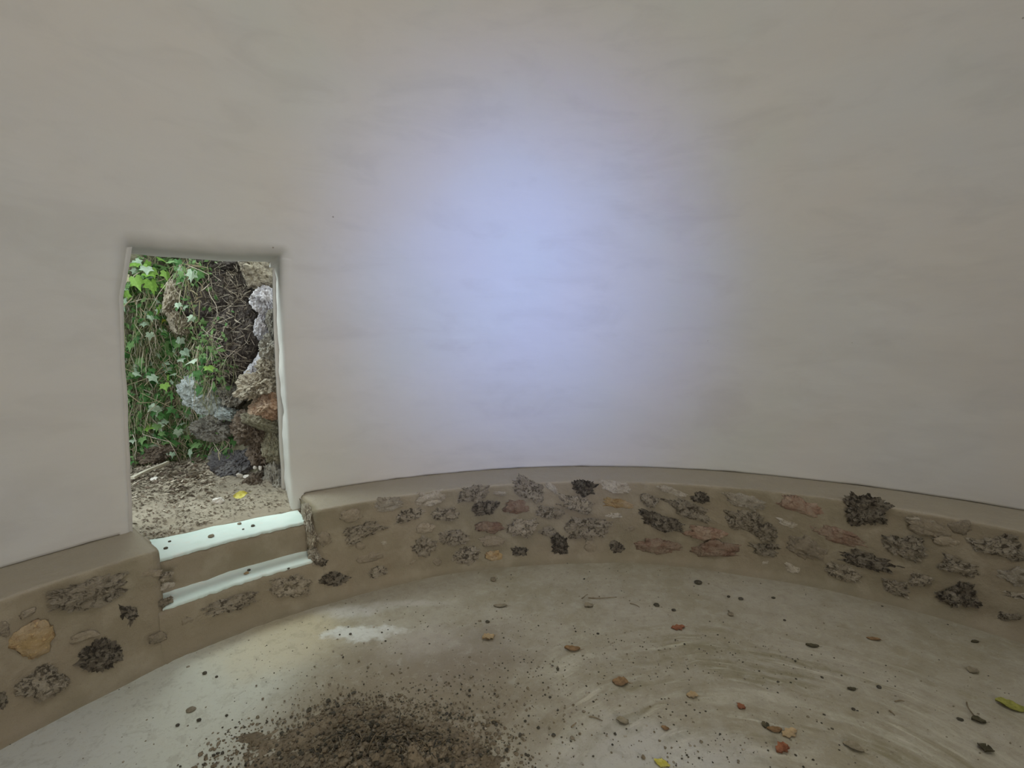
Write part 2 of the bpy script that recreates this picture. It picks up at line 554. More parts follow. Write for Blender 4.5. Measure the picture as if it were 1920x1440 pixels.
# outer skin, same openings
base = len(vs)
for i, a in enumerate(ths):
    for j, z in enumerate(zs):
        k = i * nz + j
        if (k, STEPS) in rev: vs.append(vs[rev[(k, STEPS)]])
        else:
            x, y, zz = vs[k]; rad = math.hypot(x, y)
            vs.append((x / rad * (R + THICK), y / rad * (R + THICK), zz))
for q in list(fs):
    if max(q) < na * nz: fs.append(tuple(base + k for k in q[::-1]))
wall = mesh_obj('wall_round', vs, fs, MW)
tag(wall, 'tall curved whitewashed plaster wall of the round room', 'wall', kind='structure')

# roof: shallow cone over the wall with a round opening added for the fill
MC = mat_simple('roof_plaster', (0.62, 0.58, 0.52), (0.68, 0.65, 0.60), 2, 0.9, 0.3, 0.02)
prof = [(R + THICK, WTOP - 0.03), (2.9, WTOP + 0.55), (2.1, 5.75), (1.25, 6.0), (0.95, 6.05), (0.95, 6.2), (2.1, 5.95), (3.1, 5.35), (R + THICK + 0.15, WTOP + 0.05), (R + THICK, WTOP - 0.03)]
vs = [(r * math.sin(2 * math.pi * i / 72), r * math.cos(2 * math.pi * i / 72), z) for i in range(72) for r, z in prof]
tag(mesh_obj('ceiling', vs, grid_faces(72, len(prof), True), MC), 'plastered roof cone with a round opening added for fill light', 'ceiling', kind='structure')

# floor slab
nr, nt = 46, 150
vs = []
for i in range(nt):
    a = 2 * math.pi * i / nt
    for j in range(nr):
        r = 2.96 * j / (nr - 1)
        x, y = r * math.sin(a), r * math.cos(a)
        vs.append((x, y, 0.006 * fbm(Vector((x * 1.7, y * 1.7, 0)), 4)))
floor = mesh_obj('floor', vs, grid_faces(nt, nr, True), MF)
tag(floor, 'dusty pale concrete floor swept in arcs', 'floor', kind='structure')

# ---- stone plinth with ledge, cut through at the doorway
RP = 2.895
P0, P1 = -35.15, -50.25 + 360          # runs the long way round
pl_prof = [(2.80, -0.02), (2.83, 0.000), (2.855, 0.006), (2.872, 0.018), (2.884, 0.038), (2.892, 0.065)]
for k in range(1, 17): pl_prof.append((RP + 0.010 * k / 16, 0.065 + (0.545 - 0.065) * k / 16))
for k in range(1, 9):
    q = k / 8 * math.pi / 2
    pl_prof.append((RP + 0.010 + 0.022 * (1 - math.cos(q)), 0.545 + 0.022 * math.sin(q)))
NF = len(pl_prof)
for k in range(1, 9): pl_prof.append((RP + 0.032 + (3.36 - RP - 0.032) * k / 8, 0.567 + 0.003 * k / 8))
cols = []
q = P0
while q < P1:
    cols.append(q)
    e = min(q - P0, P1 - q)
    q += 0.12 if e < 2.5 else (0.5 if (q < 90 or q > 250) else 2.0)
cols.append(P1)


def pl_point(a, r, z, e):
    fr = 0.055
    s = e * D2R * r
    if s < fr:
        add = fr - math.sqrt(max(0, fr * fr - (fr - s) ** 2))
        if r < 3.0 and z > 0.0: r += add * (1.0 if z > 0.12 else 0.6) * min(1.0, max(0.0, (3.0 - r) / 0.08))
        if z > 0.5: z -= add * 0.45
    x, y = math.sin(a * D2R), math.cos(a * D2R)
    if r < 3.30:
        n = Vector((x * R, y * R, z))
        amp = 1.0 if r < 2.97 else 0.45
        low = min(1, z / 0.1)
        dd = amp * (0.013 * fbm(n * 2.6, 3) + 0.007 * fbm(n * 9, 3)) * (0.5 + 0.5 * low)
        if z > 0.53: z += dd * 0.3
        else: r += dd
    return (x * r, y * r, z)


vs = []
for a in cols:
    e = min(a - P0, P1 - a)
    for r, z in pl_prof: vs.append(pl_point(a, r, z, e))
npf = len(pl_prof)
fs = [q[::-1] for q in grid_faces(len(cols), npf)]
# chipped stone-ended faces either side of the steps
for ci, sgn in ((0, -1), (len(cols) - 1, 1)):
    a = cols[ci]; NC = 14
    rows = list(range(3, NF))
    idx = {}
    for k in rows:
        p = Vector(vs[ci * npf + k]); rad = math.hypot(p.x, p.y)
        for j in range(NC + 1):
            if j == 0: idx[(k, j)] = ci * npf + k; continue
            t = j / NC
            r = rad + (3.34 - rad) * t
            edge = min(1.0, 4 * t) * min(1.0, max(0, (0.575 - p.z)) / 0.05)
            # flare: the opening narrows a little towards the wall
            sh = -sgn * 0.0 * t
            rough = edge * (0.028 * fbm(Vector((r * 7, p.z * 9, 5.0 + sgn)), 4) + 0.010 * fbm(Vector((r * 22, p.z * 26, 2)), 3)) + edge * 0.012
            aa = a + sgn * (rough + sh) / (D2R * 3.0)
            idx[(k, j)] = len(vs)
            vs.append((math.sin(aa * D2R) * r, math.cos(aa * D2R) * r, p.z))
    for k in rows[:-1]:
        for j in range(NC):
            q = (idx[(k, j)], idx[(k, j + 1)], idx[(k + 1, j + 1)], idx[(k + 1, j)])
            fs.append(q if sgn < 0 else q[::-1])
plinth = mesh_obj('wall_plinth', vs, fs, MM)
tag(plinth, 'low curved rubble stone plinth with a smooth mortar ledge', 'plinth', kind='structure')


def face_r(z):
    for (r0, z0), (r1, z1) in zip(pl_prof[1:NF], pl_prof[2:NF]):
        if z0 <= z <= z1: return r0 + (r1 - r0) * (z - z0) / max(1e-6, z1 - z0)
    return RP


# angle, height, half width, half height, tilt, kind
STONES = [(-55.72,0.466,0.14,0.066,-9,'k'),
          (-53.29,0.303,0.058,0.032,-71,'d'),
          (-59.74,0.34,0.079,0.061,-77,'o'),
          (-55.61,0.152,0.08,0.056,-40,'d'),
          (-59.7,0.148,0.08,0.066,-62,'k'),
          (-56.5,0.276,0.056,0.023,-13,'m'),
          (-51.22,0.127,0.037,0.027,4,'m'),
          (-61.57,0.441,0.033,0.019,-79,'m'),
          (-60.05,0.474,0.023,0.015,5,'m'),
          (-62.09,0.158,0.034,0.012,-89,'d'),
          (-51.24,0.461,0.045,0.018,-19,'m'),
          (-48.69,0.159,0.034,0.027,-13,'m'),
          (-44.61,0.165,0.134,0.043,-7,'k'),
          (-38.3,0.142,0.101,0.054,-20,'k'),
          (-33.37,0.114,0.077,0.04,-21,'d'),
          (-28.26,0.09,0.077,0.033,-0,'k'),
          (-34.94,0.243,0.039,0.023,-23,'d'),
          (-50.64,0.29,0.02,0.013,-77,'k'),
          (-30.91,0.496,0.065,0.038,-5,'m'),
          (-26.16,0.522,0.113,0.043,-0,'w'),
          (-20.84,0.529,0.097,0.048,1,'w'),
          (-15.01,0.537,0.1,0.05,1,'k'),
          (-11.29,0.509,0.042,0.015,-5,'w'),
          (-6.92,0.526,0.129,0.065,-28,'k'),
          (-29.24,0.38,0.118,0.052,14,'k'),
          (-23.88,0.423,0.094,0.048,4,'k'),
          (-18.97,0.394,0.077,0.045,-6,'k'),
          (-13.42,0.411,0.087,0.046,-2,'d'),
          (-8.83,0.403,0.088,0.047,-5,'r'),
          (-4.6,0.352,0.096,0.051,-8,'k'),
          (-21.68,0.317,0.066,0.037,-13,'m'),
          (-27.1,0.276,0.025,0.017,-22,'w'),
          (-24.9,0.26,0.03,0.024,-34,'m'),
          (-30.04,0.287,0.038,0.024,-20,'m'),
          (-22.11,0.197,0.082,0.057,-1,'k'),
          (-17.88,0.231,0.094,0.053,-11,'k'),
          (-12.5,0.271,0.092,0.039,-7,'r'),
          (-8.11,0.252,0.096,0.059,-6,'k'),
          (-4.69,0.211,0.062,0.028,-3,'k'),
          (-12.3,0.165,0.105,0.035,-12,'m'),
          (-16.16,0.092,0.088,0.057,-13,'k'),
          (-12.19,0.059,0.062,0.035,-9,'o'),
          (-8.53,0.077,0.054,0.032,-7,'d'),
          (-28.85,0.195,0.093,0.029,-2,'m'),
          (-23.88,0.095,0.048,0.019,14,'m'),
          (-20.16,0.07,0.036,0.031,-54,'m'),
          (-34.31,0.384,0.043,0.035,-60,'m'),
          (-2.79,0.104,0.068,0.062,-82,'d'),
          (-3.82,0.55,0.055,0.027,-37,'w'),
          (0.55,0.53,0.083,0.051,-1,'d'),
          (5.01,0.542,0.104,0.043,-8,'w'),
          (-0.35,0.405,0.119,0.055,-17,'k'),
          (5.11,0.406,0.112,0.039,-7,'o'),
          (9.63,0.444,0.065,0.043,-19,'k'),
          (12.67,0.513,0.089,0.023,-18,'w'),
          (16.28,0.484,0.058,0.038,-5,'d'),
          (15.15,0.392,0.125,0.054,-15,'k'),
          (21.45,0.483,0.142,0.041,-11,'w'),
          (28.62,0.482,0.145,0.05,-13,'r'),
          (4.9,0.323,0.068,0.028,1,'w'),
          (1.01,0.227,0.145,0.079,-1,'k'),
          (11.32,0.293,0.144,0.055,-18,'d'),
          (17.07,0.229,0.12,0.05,1,'r'),
          (21.85,0.341,0.116,0.064,-3,'k'),
          (24.55,0.28,0.067,0.059,45,'k'),
          (7.06,0.228,0.034,0.028,5,'m'),
          (1.54,0.084,0.054,0.048,-1,'m'),
          (5.15,0.09,0.06,0.044,3,'d'),
          (11.02,0.108,0.135,0.055,5,'r'),
          (18.68,0.124,0.16,0.057,5,'r'),
          (24.31,0.171,0.088,0.044,2,'k'),
          (24.55,0.081,0.026,0.015,15,'w'),
          (34.82,0.514,0.11,0.09,7,'d'),
          (27.18,0.363,0.068,0.029,-4,'w'),
          (32.57,0.338,0.159,0.049,-8,'r'),
          (28.99,0.23,0.109,0.073,-12,'m'),
          (35.35,0.218,0.144,0.051,-3,'d'),
          (33.04,0.115,0.083,0.046,-10,'k'),
          (27.74,0.073,0.044,0.026,-11,'w'),
          (38.6,0.348,0.098,0.062,-1,'k'),
          (40.73,0.484,0.091,0.041,-11,'m'),
          (42.24,0.426,0.051,0.025,4,'m'),
          (43.33,0.543,0.044,0.039,27,'m'),
          (39.49,0.558,0.034,0.012,14,'w'),
          (41.01,0.563,0.014,0.009,20,'w'),
          (47.21,0.544,0.031,0.017,4,'k'),
          (46.34,0.449,0.094,0.049,9,'k'),
          (43.59,0.305,0.092,0.047,0,'k'),
          (47.67,0.319,0.057,0.047,36,'w'),
          (38.26,0.09,0.062,0.044,-7,'k'),
          (40.35,0.169,0.046,0.036,6,'k'),
          (43.86,0.142,0.086,0.051,39,'d'),
          (47.62,0.097,0.044,0.026,17,'k'),
          (47.79,0.219,0.058,0.017,9,'k')]
SPEC = {  # subdivision bias, roughness, pits, protrusion factor
    'k': (1.7, 1.5, 0.44), 'd': (1.8, 1.6, 0.44), 'r': (1.3, 0.9, 0.30), 'o': (1.0, 0.5, 0.30), 'w': (1.4, 0.8, 0.36), 'm': (1.1, 0.5, 0.26)}
_shared = {}


def stone_part(parent, th, z, a, b, tilt, ty, seed, rad=None, share=False, lift=0.0):
    rough, pits, pro = SPEC[ty]
    n = 4 if a > 0.06 else 3
    if ty in 'mow' and a < 0.08: n = 3
    depth = max(0.010, min(0.038, b * pro + 0.004))
    key = (ty, seed % 4)
    if share and key in _shared:
        me = _shared[key]
    else:
        uv, uf = lump(seed + 3.7 * (ord(ty) % 7), n if not share else 3, rough, pits, 0.6)
        so = Vector((seed * 2.7, ord(ty) * 1.3, 0))
        vv = []
        for p in uv:
            ln = p.length; u = p / ln
            # squarish blocks rather than ellipses
            sx = math.copysign(abs(u.x) ** 0.85, u.x); sy = math.copysign(abs(u.y) ** 0.8, u.y)
            # ragged outline, and mortar lapping over part of the face
            q = Vector((u.x, u.y, 0))
            wv_ = 1.0 + 0.34 * fbm(q * 1.4 + so, 2) + 0.13 * fbm(q * 4.0 + so, 3)
            sink = 0.55 * max(0.0, fbm(q * 1.3 + so * 1.7, 2) + 0.10)
            vv.append((sx * ln * wv_ * 1.04, sy * ln * wv_ * 1.04, u.z * (0.5 + 0.5 * ln) - sink))
        me = bpy.data.meshes.new('stone')
        me.from_pydata(vv, [], uf)
        me.materials.append(MS[ty])
        if ty in 'mor': me.polygons.foreach_set('use_smooth', [True] * len(uf))
        if share: _shared[key] = me
    o = bpy.data.objects.new('stone', me); C.objects.link(o)
    r = (rad if rad is not None else face_r(z)) - lift
    et = Vector((math.cos(th * D2R), -math.sin(th * D2R), 0)); en = Vector((-math.sin(th * D2R), -math.cos(th * D2R), 0))
    ez = Vector((0, 0, 1))
    ct, st_ = math.cos(tilt * D2R), math.sin(tilt * D2R)
    ex = et * ct + ez * st_; ey = -et * st_ + ez * ct
    m = Matrix.Identity(4)
    pos = -en * r + ez * z
    for i in range(3):
        m[i][0] = ex[i] * a * 0.95; m[i][1] = ey[i] * b * 0.95; m[i][2] = en[i] * depth; m[i][3] = pos[i]
    o.parent = parent
    o.matrix_world = m
    return o


for i, (th, z, a, b, tilt, ty) in enumerate(STONES):
    stone_part(plinth, th, min(z, 0.522), a, b, tilt, ty, i + 1)
# the courses go on round the room outside the frame
for i in range(64):
    th = rnd.choice((rnd.uniform(47, 95), rnd.uniform(-108, -64)))
    stone_part(plinth, th, rnd.choice((0.12, 0.22, 0.33, 0.44)) + rnd.uniform(-.03, .03), rnd.uniform(.04, .11), rnd.uniform(.018, .045), rnd.uniform(-12, 12), rnd.choice('kkkdrwm'), i, share=True)
# chipped mortar end right of the steps, lit top corner painted pale, stones below
for (r, z, a, b, c_, ty, sd) in ((3.05, 0.475, 0.11, 0.075, 0.030, 'w', 5), (2.975, 0.375, 0.075, 0.060, 0.034, 'm', 9), (2.95, 0.285, 0.060, 0.040, 0.036, 'w', 3), (2.925, 0.262, 0.040, 0.022, 0.040, 'k', 4)):
    uv, uf = lump(sd * 1.7, 4, 1.9, 1.0, 0.8)
    th = -35.25
    o = mesh_obj('stone', [(p.x * a, p.y * c_, p.z * b) for p in uv], uf, MS[ty], plinth, False)
    o.matrix_world = Matrix.Translation((math.sin(th * D2R) * r, math.cos(th * D2R) * r, z)) @ Matrix.Rotation(-(90 + th) * D2R, 4, 'Z') @ Matrix.Rotation(sd * 0.13, 4, 'Y')
# and ragged little ones along the left cut
for (z, a, b, ty, sd) in ((0.415, 0.028, 0.020, 'k', 4), (0.36, 0.030, 0.018, 'w', 8), (0.285, 0.026, 0.02, 'k', 2)):
    stone_part(plinth, -50.05, z, a, b, 0, ty, sd, rad=2.92)

# ---- the two steps in the doorway
steps = empty('door_steps', dl(2.9, 0, 0))
tag(steps, 'two rubble steps with white coated treads climbing through the plinth to the doorway', 'steps')
A0, A1 = -51.0, -34.6


def sweep(name, prof, a0, a1, n, mat, parent, amp=0.006, seed=0, close=False, edge=None):
    vs = []
    for i in range(n):
        a = a0 + (a1 - a0) * i / (n - 1)
        for k, (r, z) in enumerate(prof):
            x, y = math.sin(a * D2R), math.cos(a * D2R)
            nn = Vector((x * R, y * R, z + seed))
            rr = r + amp * (1.6 * fbm(nn * 2.6, 3) + fbm(nn * 9, 3))
            zz = z + amp * 0.4 * fbm(nn * 6 + Vector((4, 4, 4)), 3)
            if edge: rr, zz = edge(a, k, rr, zz)
            vs.append((x * rr, y * rr, zz))
    fs = [q[::-1] for q in grid_faces(n, len(prof), False)]
    if close:
        fs.append(tuple(range(len(prof)))); fs.append(tuple(reversed(range((n - 1) * len(prof), n * len(prof)))))
    o = mesh_obj(name, vs, fs, mat)
    if parent is not None:
        o.parent = parent; o.matrix_parent_inverse = Matrix.Translation(-Vector(parent.location))
    return o


bp = [(2.80, -0.02), (2.83, 0.0), (2.855, 0.006), (2.872, 0.018), (2.884, 0.038), (2.892, 0.065)]
bp += [(2.893 + 0.0005 * k, 0.065 + 0.165 * k / 6) for k in range(1, 7)]
bp += [(2.902, 0.244), (2.916, 0.251), (3.03, 0.252), (3.036, 0.262)]
bp += [(3.038 + 0.001 * k, 0.262 + 0.165 * k / 6) for k in range(1, 7)]
bp += [(3.052, 0.443), (3.068, 0.450), (3.35, 0.452), (3.62, 0.452)]
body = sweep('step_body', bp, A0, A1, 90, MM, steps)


def tread_edge(front):
    def f(a, k, r, z):
        if k <= 3: r += 0.010 * fbm(Vector((a * 1.3, front, 2)), 3)
        return r, z
    return f


tp = [(2.905, 0.246), (2.902, 0.254), (2.908, 0.262), (2.922, 0.265), (3.0, 0.266), (3.032, 0.272), (3.045, 0.288)]
t1 = sweep('tread', tp, -50.6, -35.0, 90, MWHITE, steps, 0.004, 0, False, tread_edge(1))
t1['label'] = 'lower tread coated white'
tp = [(3.052, 0.446), (3.048, 0.455), (3.055, 0.463), (3.072, 0.466), (3.15, 0.466), (3.3, 0.466), (3.6, 0.466)]
t2 = sweep('tread', tp, -50.6, -35.6, 90, MWHITE, steps, 0.004, 3, False, tread_edge(2))
t2['label'] = 'upper tread coated white, the door sill'
for (px, py, a, b, tilt, ty, sd) in ((331, 1056, .040, .022, 0, 'k', 1), (355, 1052, .030, .022, 0, 'k', 2), (402, 1044, .062, .016, 5, 'w', 3), (335, 1086, .045, .024, 10, 'r', 4),
                                     (503, 1012, .065, .028, 5, 'm', 5), (489, 1047, .085, .026, 5, 'o', 6), (528, 1001, .045, .03, 0, 'm', 7), (440, 1046, .05, .015, 5, 'm', 8)):
    d = ray(px, py)
    aa = d.x ** 2 + d.y ** 2; bb = 2 * (CAM.x * d.x + CAM.y * d.y); cc = CAM.x ** 2 + CAM.y ** 2 - 3.042 ** 2
    p = CAM + d * ((-bb + math.sqrt(bb * bb - 4 * aa * cc)) / (2 * aa))
    o = stone_part(steps, math.atan2(p.x, p.y) / D2R, p.z, a, b, tilt, ty, sd + 40, rad=3.042, lift=0.010)


def bvh_of(o):
    me = o.data
    mw = o.matrix_world
    return BVHTree.FromPolygons([mw @ v.co for v in me.vertices], [tuple(p.vertices) for p in me.polygons])


bpy.context.view_layer.update()
FLOOR_BVH = bvh_of(floor)


def hit(bvh, px, py):
    loc, nrm, i, d = bvh.ray_cast(CAM, ray(px, py))
    return loc, nrm


# ------------------------------------------------------------------ outside the doorway
MSOIL = mat_simple('bare_soil', (0.27, 0.235, 0.18), (0.34, 0.30, 0.235), 3, 0.97, 0.8, 0.02, (0.13, 0.105, 0.08), 30)
MLITTER = mat_simple('leaf_litter', (0.27, 0.235, 0.18), (0.44, 0.39, 0.31), 6, 0.9, 0.2, 0.003)
MLITTER_D = mat_simple('dark_litter', (0.12, 0.09, 0.07), (0.20, 0.15, 0.11), 6, 0.9, 0.2, 0.003)
MEARTH = mat_simple('bank_earth', (0.13, 0.12, 0.08), (0.23, 0.215, 0.15), 3.0, 0.97, 1.0, 0.03, (0.05, 0.042, 0.034), 22)
MROOT = mat_simple('dark_root_earth', (0.045, 0.038, 0.036), (0.10, 0.085, 0.075), 9, 0.97, 1.0, 0.02, (0.24, 0.21, 0.185), 70)

# ground of the trench, spilling a little over the sill
vs = []; NU, NV = 110, 90
for i in range(NU):
    for j in range(NV):
        v = -2.6 + 4.2 * j / (NV - 1)
        t = i / (NU - 1)
        # inner edge follows the tower; ragged where it lies on the sill
        a_ = DOOR_A + v / R
        r_in = 3.33 + 0.055 * max(-1, min(1, (-v) / 0.45)) + 0.030 * fbm(Vector((v * 5, 0.3, 1)), 3)
        if abs(v) > 0.52: r_in = 3.60
        r = r_in + (7.2 - r_in) * t ** 1.5
        u = r * math.cos(v / R * 0.0) if False else r
        # bend the first stretch to the round wall
        bend = (R - math.sqrt(max(0.01, R * R - min(abs(v), 2.4) ** 2))) * (1 - t) ** 3
        u = r - bend
        p = dl(u, v)
        dd = (r - r_in)
        z = 0.466 + 0.022 * min(1, dd / 0.05) + 0.035 * min(1.0, dd / 0.3) + 0.10 * max(0, u - 3.7) / 1.3
        z += (0.020 * fbm(Vector((u * 2.2, v * 2.2, 0)), 3) + 0.034 * fbm(Vector((u * 8, v * 8, 3)), 4)) * min(1, dd / 0.10)
        if dd < 0.002: z = 0.455
        vs.append(p + Vector((0, 0, z)))
ground = mesh_obj('trench_ground', vs, grid_faces(NU, NV), MSOIL)
tag(ground, 'bare soil ground of the trench outside the doorway', 'ground', kind='structure')

# bank of earth: back face and the right side turning towards the tower
path = [(5.25, -3.4), (5.15, -2.2), (5.10, -1.2), (5.05, -0.5), (5.0, -0.05), (4.92, 0.22), (4.78, 0.42), (4.55, 0.56), (4.2, 0.66), (3.98, 0.76), (3.97, 1.0), (4.05, 1.5)]
pv = [Vector((u, v, 0)) for u, v in path]


def path_at(t):
    x = t * (len(pv) - 1); i = min(int(x), len(pv) - 2); f = x - i
    g = lambda k: pv[max(0, min(len(pv) - 1, k))]
    a, b, c, d = g(i - 1), g(i), g(i + 1), g(i + 2)
    return 0.5 * ((2 * b) + (c - a) * f + (2 * a - 5 * b + 4 * c - d) * f * f + (3 * b - a - 3 * c + d) * f ** 3)


NS, NZ = 230, 130
vs = []
for i in range(NS):
    t = i / (NS - 1)
    p = path_at(t); p2 = path_at(min(1, t + 0.01)); tn = (p2 - path_at(max(0, t - 0.01))).normalized()
    nrm = Vector((-tn.y, tn.x, 0))
    for j in range(NZ):
        z = 0.30 + 3.1 * j / (NZ - 1)
        h = 0.22 * fbm(Vector((p.x * 1.3, p.y * 1.6, z * 1.2)), 3) + 0.13 * fbm(Vector((p.x * 4, p.y * 4, z * 3.2)), 4) + 0.05 * fbm(Vector((p.x * 13, p.y * 13, z * 11)), 3)
        h -= 0.10 * (z - 1.6)
        h += 0.22 * max(0, 0.85 - z) / 0.5
        top = 0.0
        if j > NZ - 22: top = -((j - NZ + 22) / 21) ** 2 * 1.2
        q = p + nrm * (h + top)
        vs.append(dl(q.x, q.y, z))
bank = mesh_obj('earth_bank', vs, grid_faces(NS, NZ), MEARTH)
tag(bank, 'steep dark earth bank facing the doorway across the trench', 'bank', kind='structure')
BANK_BVH = bvh_of(bank)
GROUND_BVH = bvh_of(ground)


def at_u(px, py, u):
    """point where the sight line reaches distance u along the door axis"""
    d = ray(px, py)
    t = (u - CAM.dot(DU)) / d.dot(DU)
    return CAM + d * t


MRK = {
    'tan': mat_stone('tan_rock', (0.33, 0.29, 0.225), (0.44, 0.395, 0.31), (0.10, 0.08, 0.06), 0.7, 0.35),
    'lilac': mat_stone('pale_grey_rock', (0.48, 0.47, 0.50), (0.60, 0.58, 0.60), (0.16, 0.15, 0.16), 0.7, 0.4),
    'grey': mat_stone('grey_rock', (0.26, 0.245, 0.21), (0.34, 0.32, 0.27), (0.08, 0.07, 0.06), 0.8, 0.35),
    'rust': mat_stone('rust_rock', (0.26, 0.165, 0.105), (0.34, 0.26, 0.19), (0.10, 0.06, 0.04), 0.6, 0.3),
    'blue': mat_stone('blue_grey_rock', (0.125, 0.118, 0.122), (0.20, 0.19, 0.185), (0.05, 0.045, 0.05), 0.7, 0.4),
    'frost': mat_stone('bluish_white_rock', (0.36, 0.40, 0.39), (0.48, 0.52, 0.51), (0.12, 0.14, 0.12), 0.7, 0.4),
    'brown': mat_stone('brown_rock', (0.155, 0.12, 0.09), (0.22, 0.175, 0.135), (0.06, 0.045, 0.035), 0.8, 0.35),
    'olive': mat_stone('olive_grey_rock', (0.20, 0.185, 0.125), (0.29, 0.265, 0.195), (0.09, 0.08, 0.05), 0.7, 0.3),
}


def rock(px, py, u, w, h, dep, rot, kind, seed, label, rough=0.8, pits=0.4, facet=0.5, n=4, group=None):
    c = at_u(px, py, u)
    s = (c - CAM).dot(FWD) / FPX
    a, b = w / 2 * s, h / 2 * s
    uv, uf = lump(seed, max(4, n), rough * 1.7, pits * 1.6, min(1.0, facet * 1.5))
    ca, sa = math.cos(rot * D2R), math.sin(rot * D2R)
    look = (c - CAM).normalized(); look.z = 0; look.normalize()
    side = Vector((look.y, -look.x, 0))
    vv = []
    for p in uv:
        x, y = p.x * a, p.z * b
        vv.append(side * (x * ca - y * sa) + Vector((0, 0, x * sa + y * ca)) + look * (p.y * dep))
    o = mesh_obj('rock', vv, uf, MRK[kind], None, False, c)
    tag(o, label, 'rock', group)
    return o


G = 'rocks of the wall beside the doorway'
rock(483, 512, 4.15, 74, 60, .22, -8, 'tan', 1, 'broad tan rock wedged under the lintel at the top of the rock face', .6, .3, .7, 4, G)
rock(497, 562, 4.05, 46, 56, .16, 10, 'lilac', 2, 'pale lilac grey rock just below the broad tan rock', .8, .4, .6, 4, G)
rock(492, 615, 4.12, 26, 62, .14, -12, 'lilac', 3, 'narrow upright whitish rock beside the door jamb', .7, .3, .6, 4, G)
rock(513, 608, 3.9, 26, 50, .14, 5, 'grey', 4, 'small grey rock tucked between the whitish rock and the jamb', .8, .4, .5, 3, G)
rock(510, 652, 3.9, 40, 46, .16, 0, 'grey', 5, 'round grey rock beneath the upright whitish rock', .9, .5, .5, 4, G)
rock(502, 690, 3.95, 38, 44, .16, 15, 'tan', 6, 'knobbly tan rock above the large cream rock', .9, .5, .5, 4, G)
rock(485, 700, 4.1, 50, 74, .2, -28, 'lilac', 16, 'slanting pale rock face at the edge of the dark earth', .8, .4, .6, 4, G)
rock(490, 722, 3.98, 84, 58, .2, 22, 'tan', 7, 'large cream rock halfway up beside the door jamb', .9, .5, .6, 5, G)
rock(500, 762, 3.88, 66, 62, .2, 10, 'rust', 8, 'rusty orange brown rock under the large cream rock', .7, .3, .7, 4, G)
rock(494, 790, 3.92, 70, 44, .18, -25, 'olive', 9, 'smooth olive rock below the rusty rock', .5, .2, .6, 4, G)
rock(476, 803, 4.1, 64, 70, .2, 30, 'brown', 10, 'crumbly dark brown rock left of the olive rock', .9, .6, .4, 4, G)
rock(519, 842, 3.90, 50, 96, .18, 5, 'olive', 11, 'tall olive grey rock low beside the door jamb', .6, .3, .6, 5, G)
rock(488, 848, 4.2, 50, 60, .18, 0, 'brown', 12, 'shadowed brown rock behind the tall olive rock', .8, .5, .5, 4, G)
rock(521, 915, 3.86, 54, 96, .16, -3, 'grey', 13, 'pinkish grey rock standing on the soil at the foot of the jamb', .7, .4, .5, 5, G)
rock(478, 915, 3.98, 66, 46, .18, 10, 'brown', 14, 'low brown rock behind the yellow leaf', .9, .6, .4, 4, G)
rock(508, 958, 3.80, 60, 26, .10, 8, 'olive', 15, 'flat earthy rock at the corner of the sill', .7, .4, .4, 4, G)
rock(442, 868, 4.45, 92, 66, .28, 8, 'blue', 21, 'dark blue grey boulder at the foot of the bank', .6, .3, .5, 5)
rock(384, 738, 4.72, 78, 82, .2, 15, 'frost', 22, 'bluish white rock showing through the ivy in the middle of the bank', .7, .4, .9, 4)
rock(432, 775, 4.5, 56, 24, .2, -12, 'frost', 23, 'bluish white ledge of rock right of the ivy', .8, .4, .6, 4)
rock(440, 738, 4.5, 52, 52, .2, 0, 'grey', 24, 'mossy grey rock overhanging a dark hollow', .9, .5, .5, 4)
rock(400, 800, 4.62, 80, 50, .2, -15, 'grey', 25, 'grey rock slab behind the lower ivy', .7, .4, .8, 4)
rock(322, 562, 4.84, 28, 66, .16, -10, 'tan', 26, 'knobbly tan rock pillar high on the bank', .9, .5, .5, 4)
rock(334, 604, 4.82, 32, 46, .16, 25, 'tan', 27, 'tan rock nose under the rock pillar', .9, .5, .5, 4)
rock(290, 850, 4.85, 60, 30, .15, 5, 'brown', 29, 'brown rock at the bank foot above the wooden lath', .8, .5, .5, 4)

# dark earth full of roots, upper right of the bank
root = empty('root_mass', at_u(432, 600, 4.65)); RL = Vector(root.location)
tag(root, 'mass of dark earth, roots and dry litter hanging right of the ivy', 'earth mass')


def earth_lump(px, py, u, w, h, dep, rot, seed):
    c = at_u(px, py, u); s = (c - CAM).dot(FWD) / FPX
    uv, uf = lump(seed, 5, 1.0, 0.5, 0.2)
    look = (c - CAM).normalized(); look.z = 0; look.normalize(); side = Vector((look.y, -look.x, 0))
    ca, sa = math.cos(rot * D2R), math.sin(rot * D2R)
    vv = []
    for p in uv:
        x, y = p.x * w / 2 * s, p.z * h / 2 * s
        vv.append(c - RL + side * (x * ca - y * sa) + Vector((0, 0, x * sa + y * ca)) + look * (p.y * dep))
    return mesh_obj('earth', vv, uf, MROOT, root, False)


lumps = [earth_lump(418, 560, 4.72, 120, 150, .22, 10, 31), earth_lump(446, 640, 4.55, 100, 130, .24, -15, 32), earth_lump(425, 690, 4.6, 90, 70, .22, 10, 33), earth_lump(420, 500, 4.75, 110, 70, .24, 0, 34)]
bpy.context.view_layer.update()
LB = []
for o in lumps: LB.append(bvh_of(o))


def hit_any(px, py, trees):
    best = None
    d = ray(px, py)
    for t in trees:
        r = t.ray_cast(CAM, d)
        if r[0] is not None and (best is None or r[3] < best[3]): best = r
    return (best[0], best[1]) if best else (None, None)


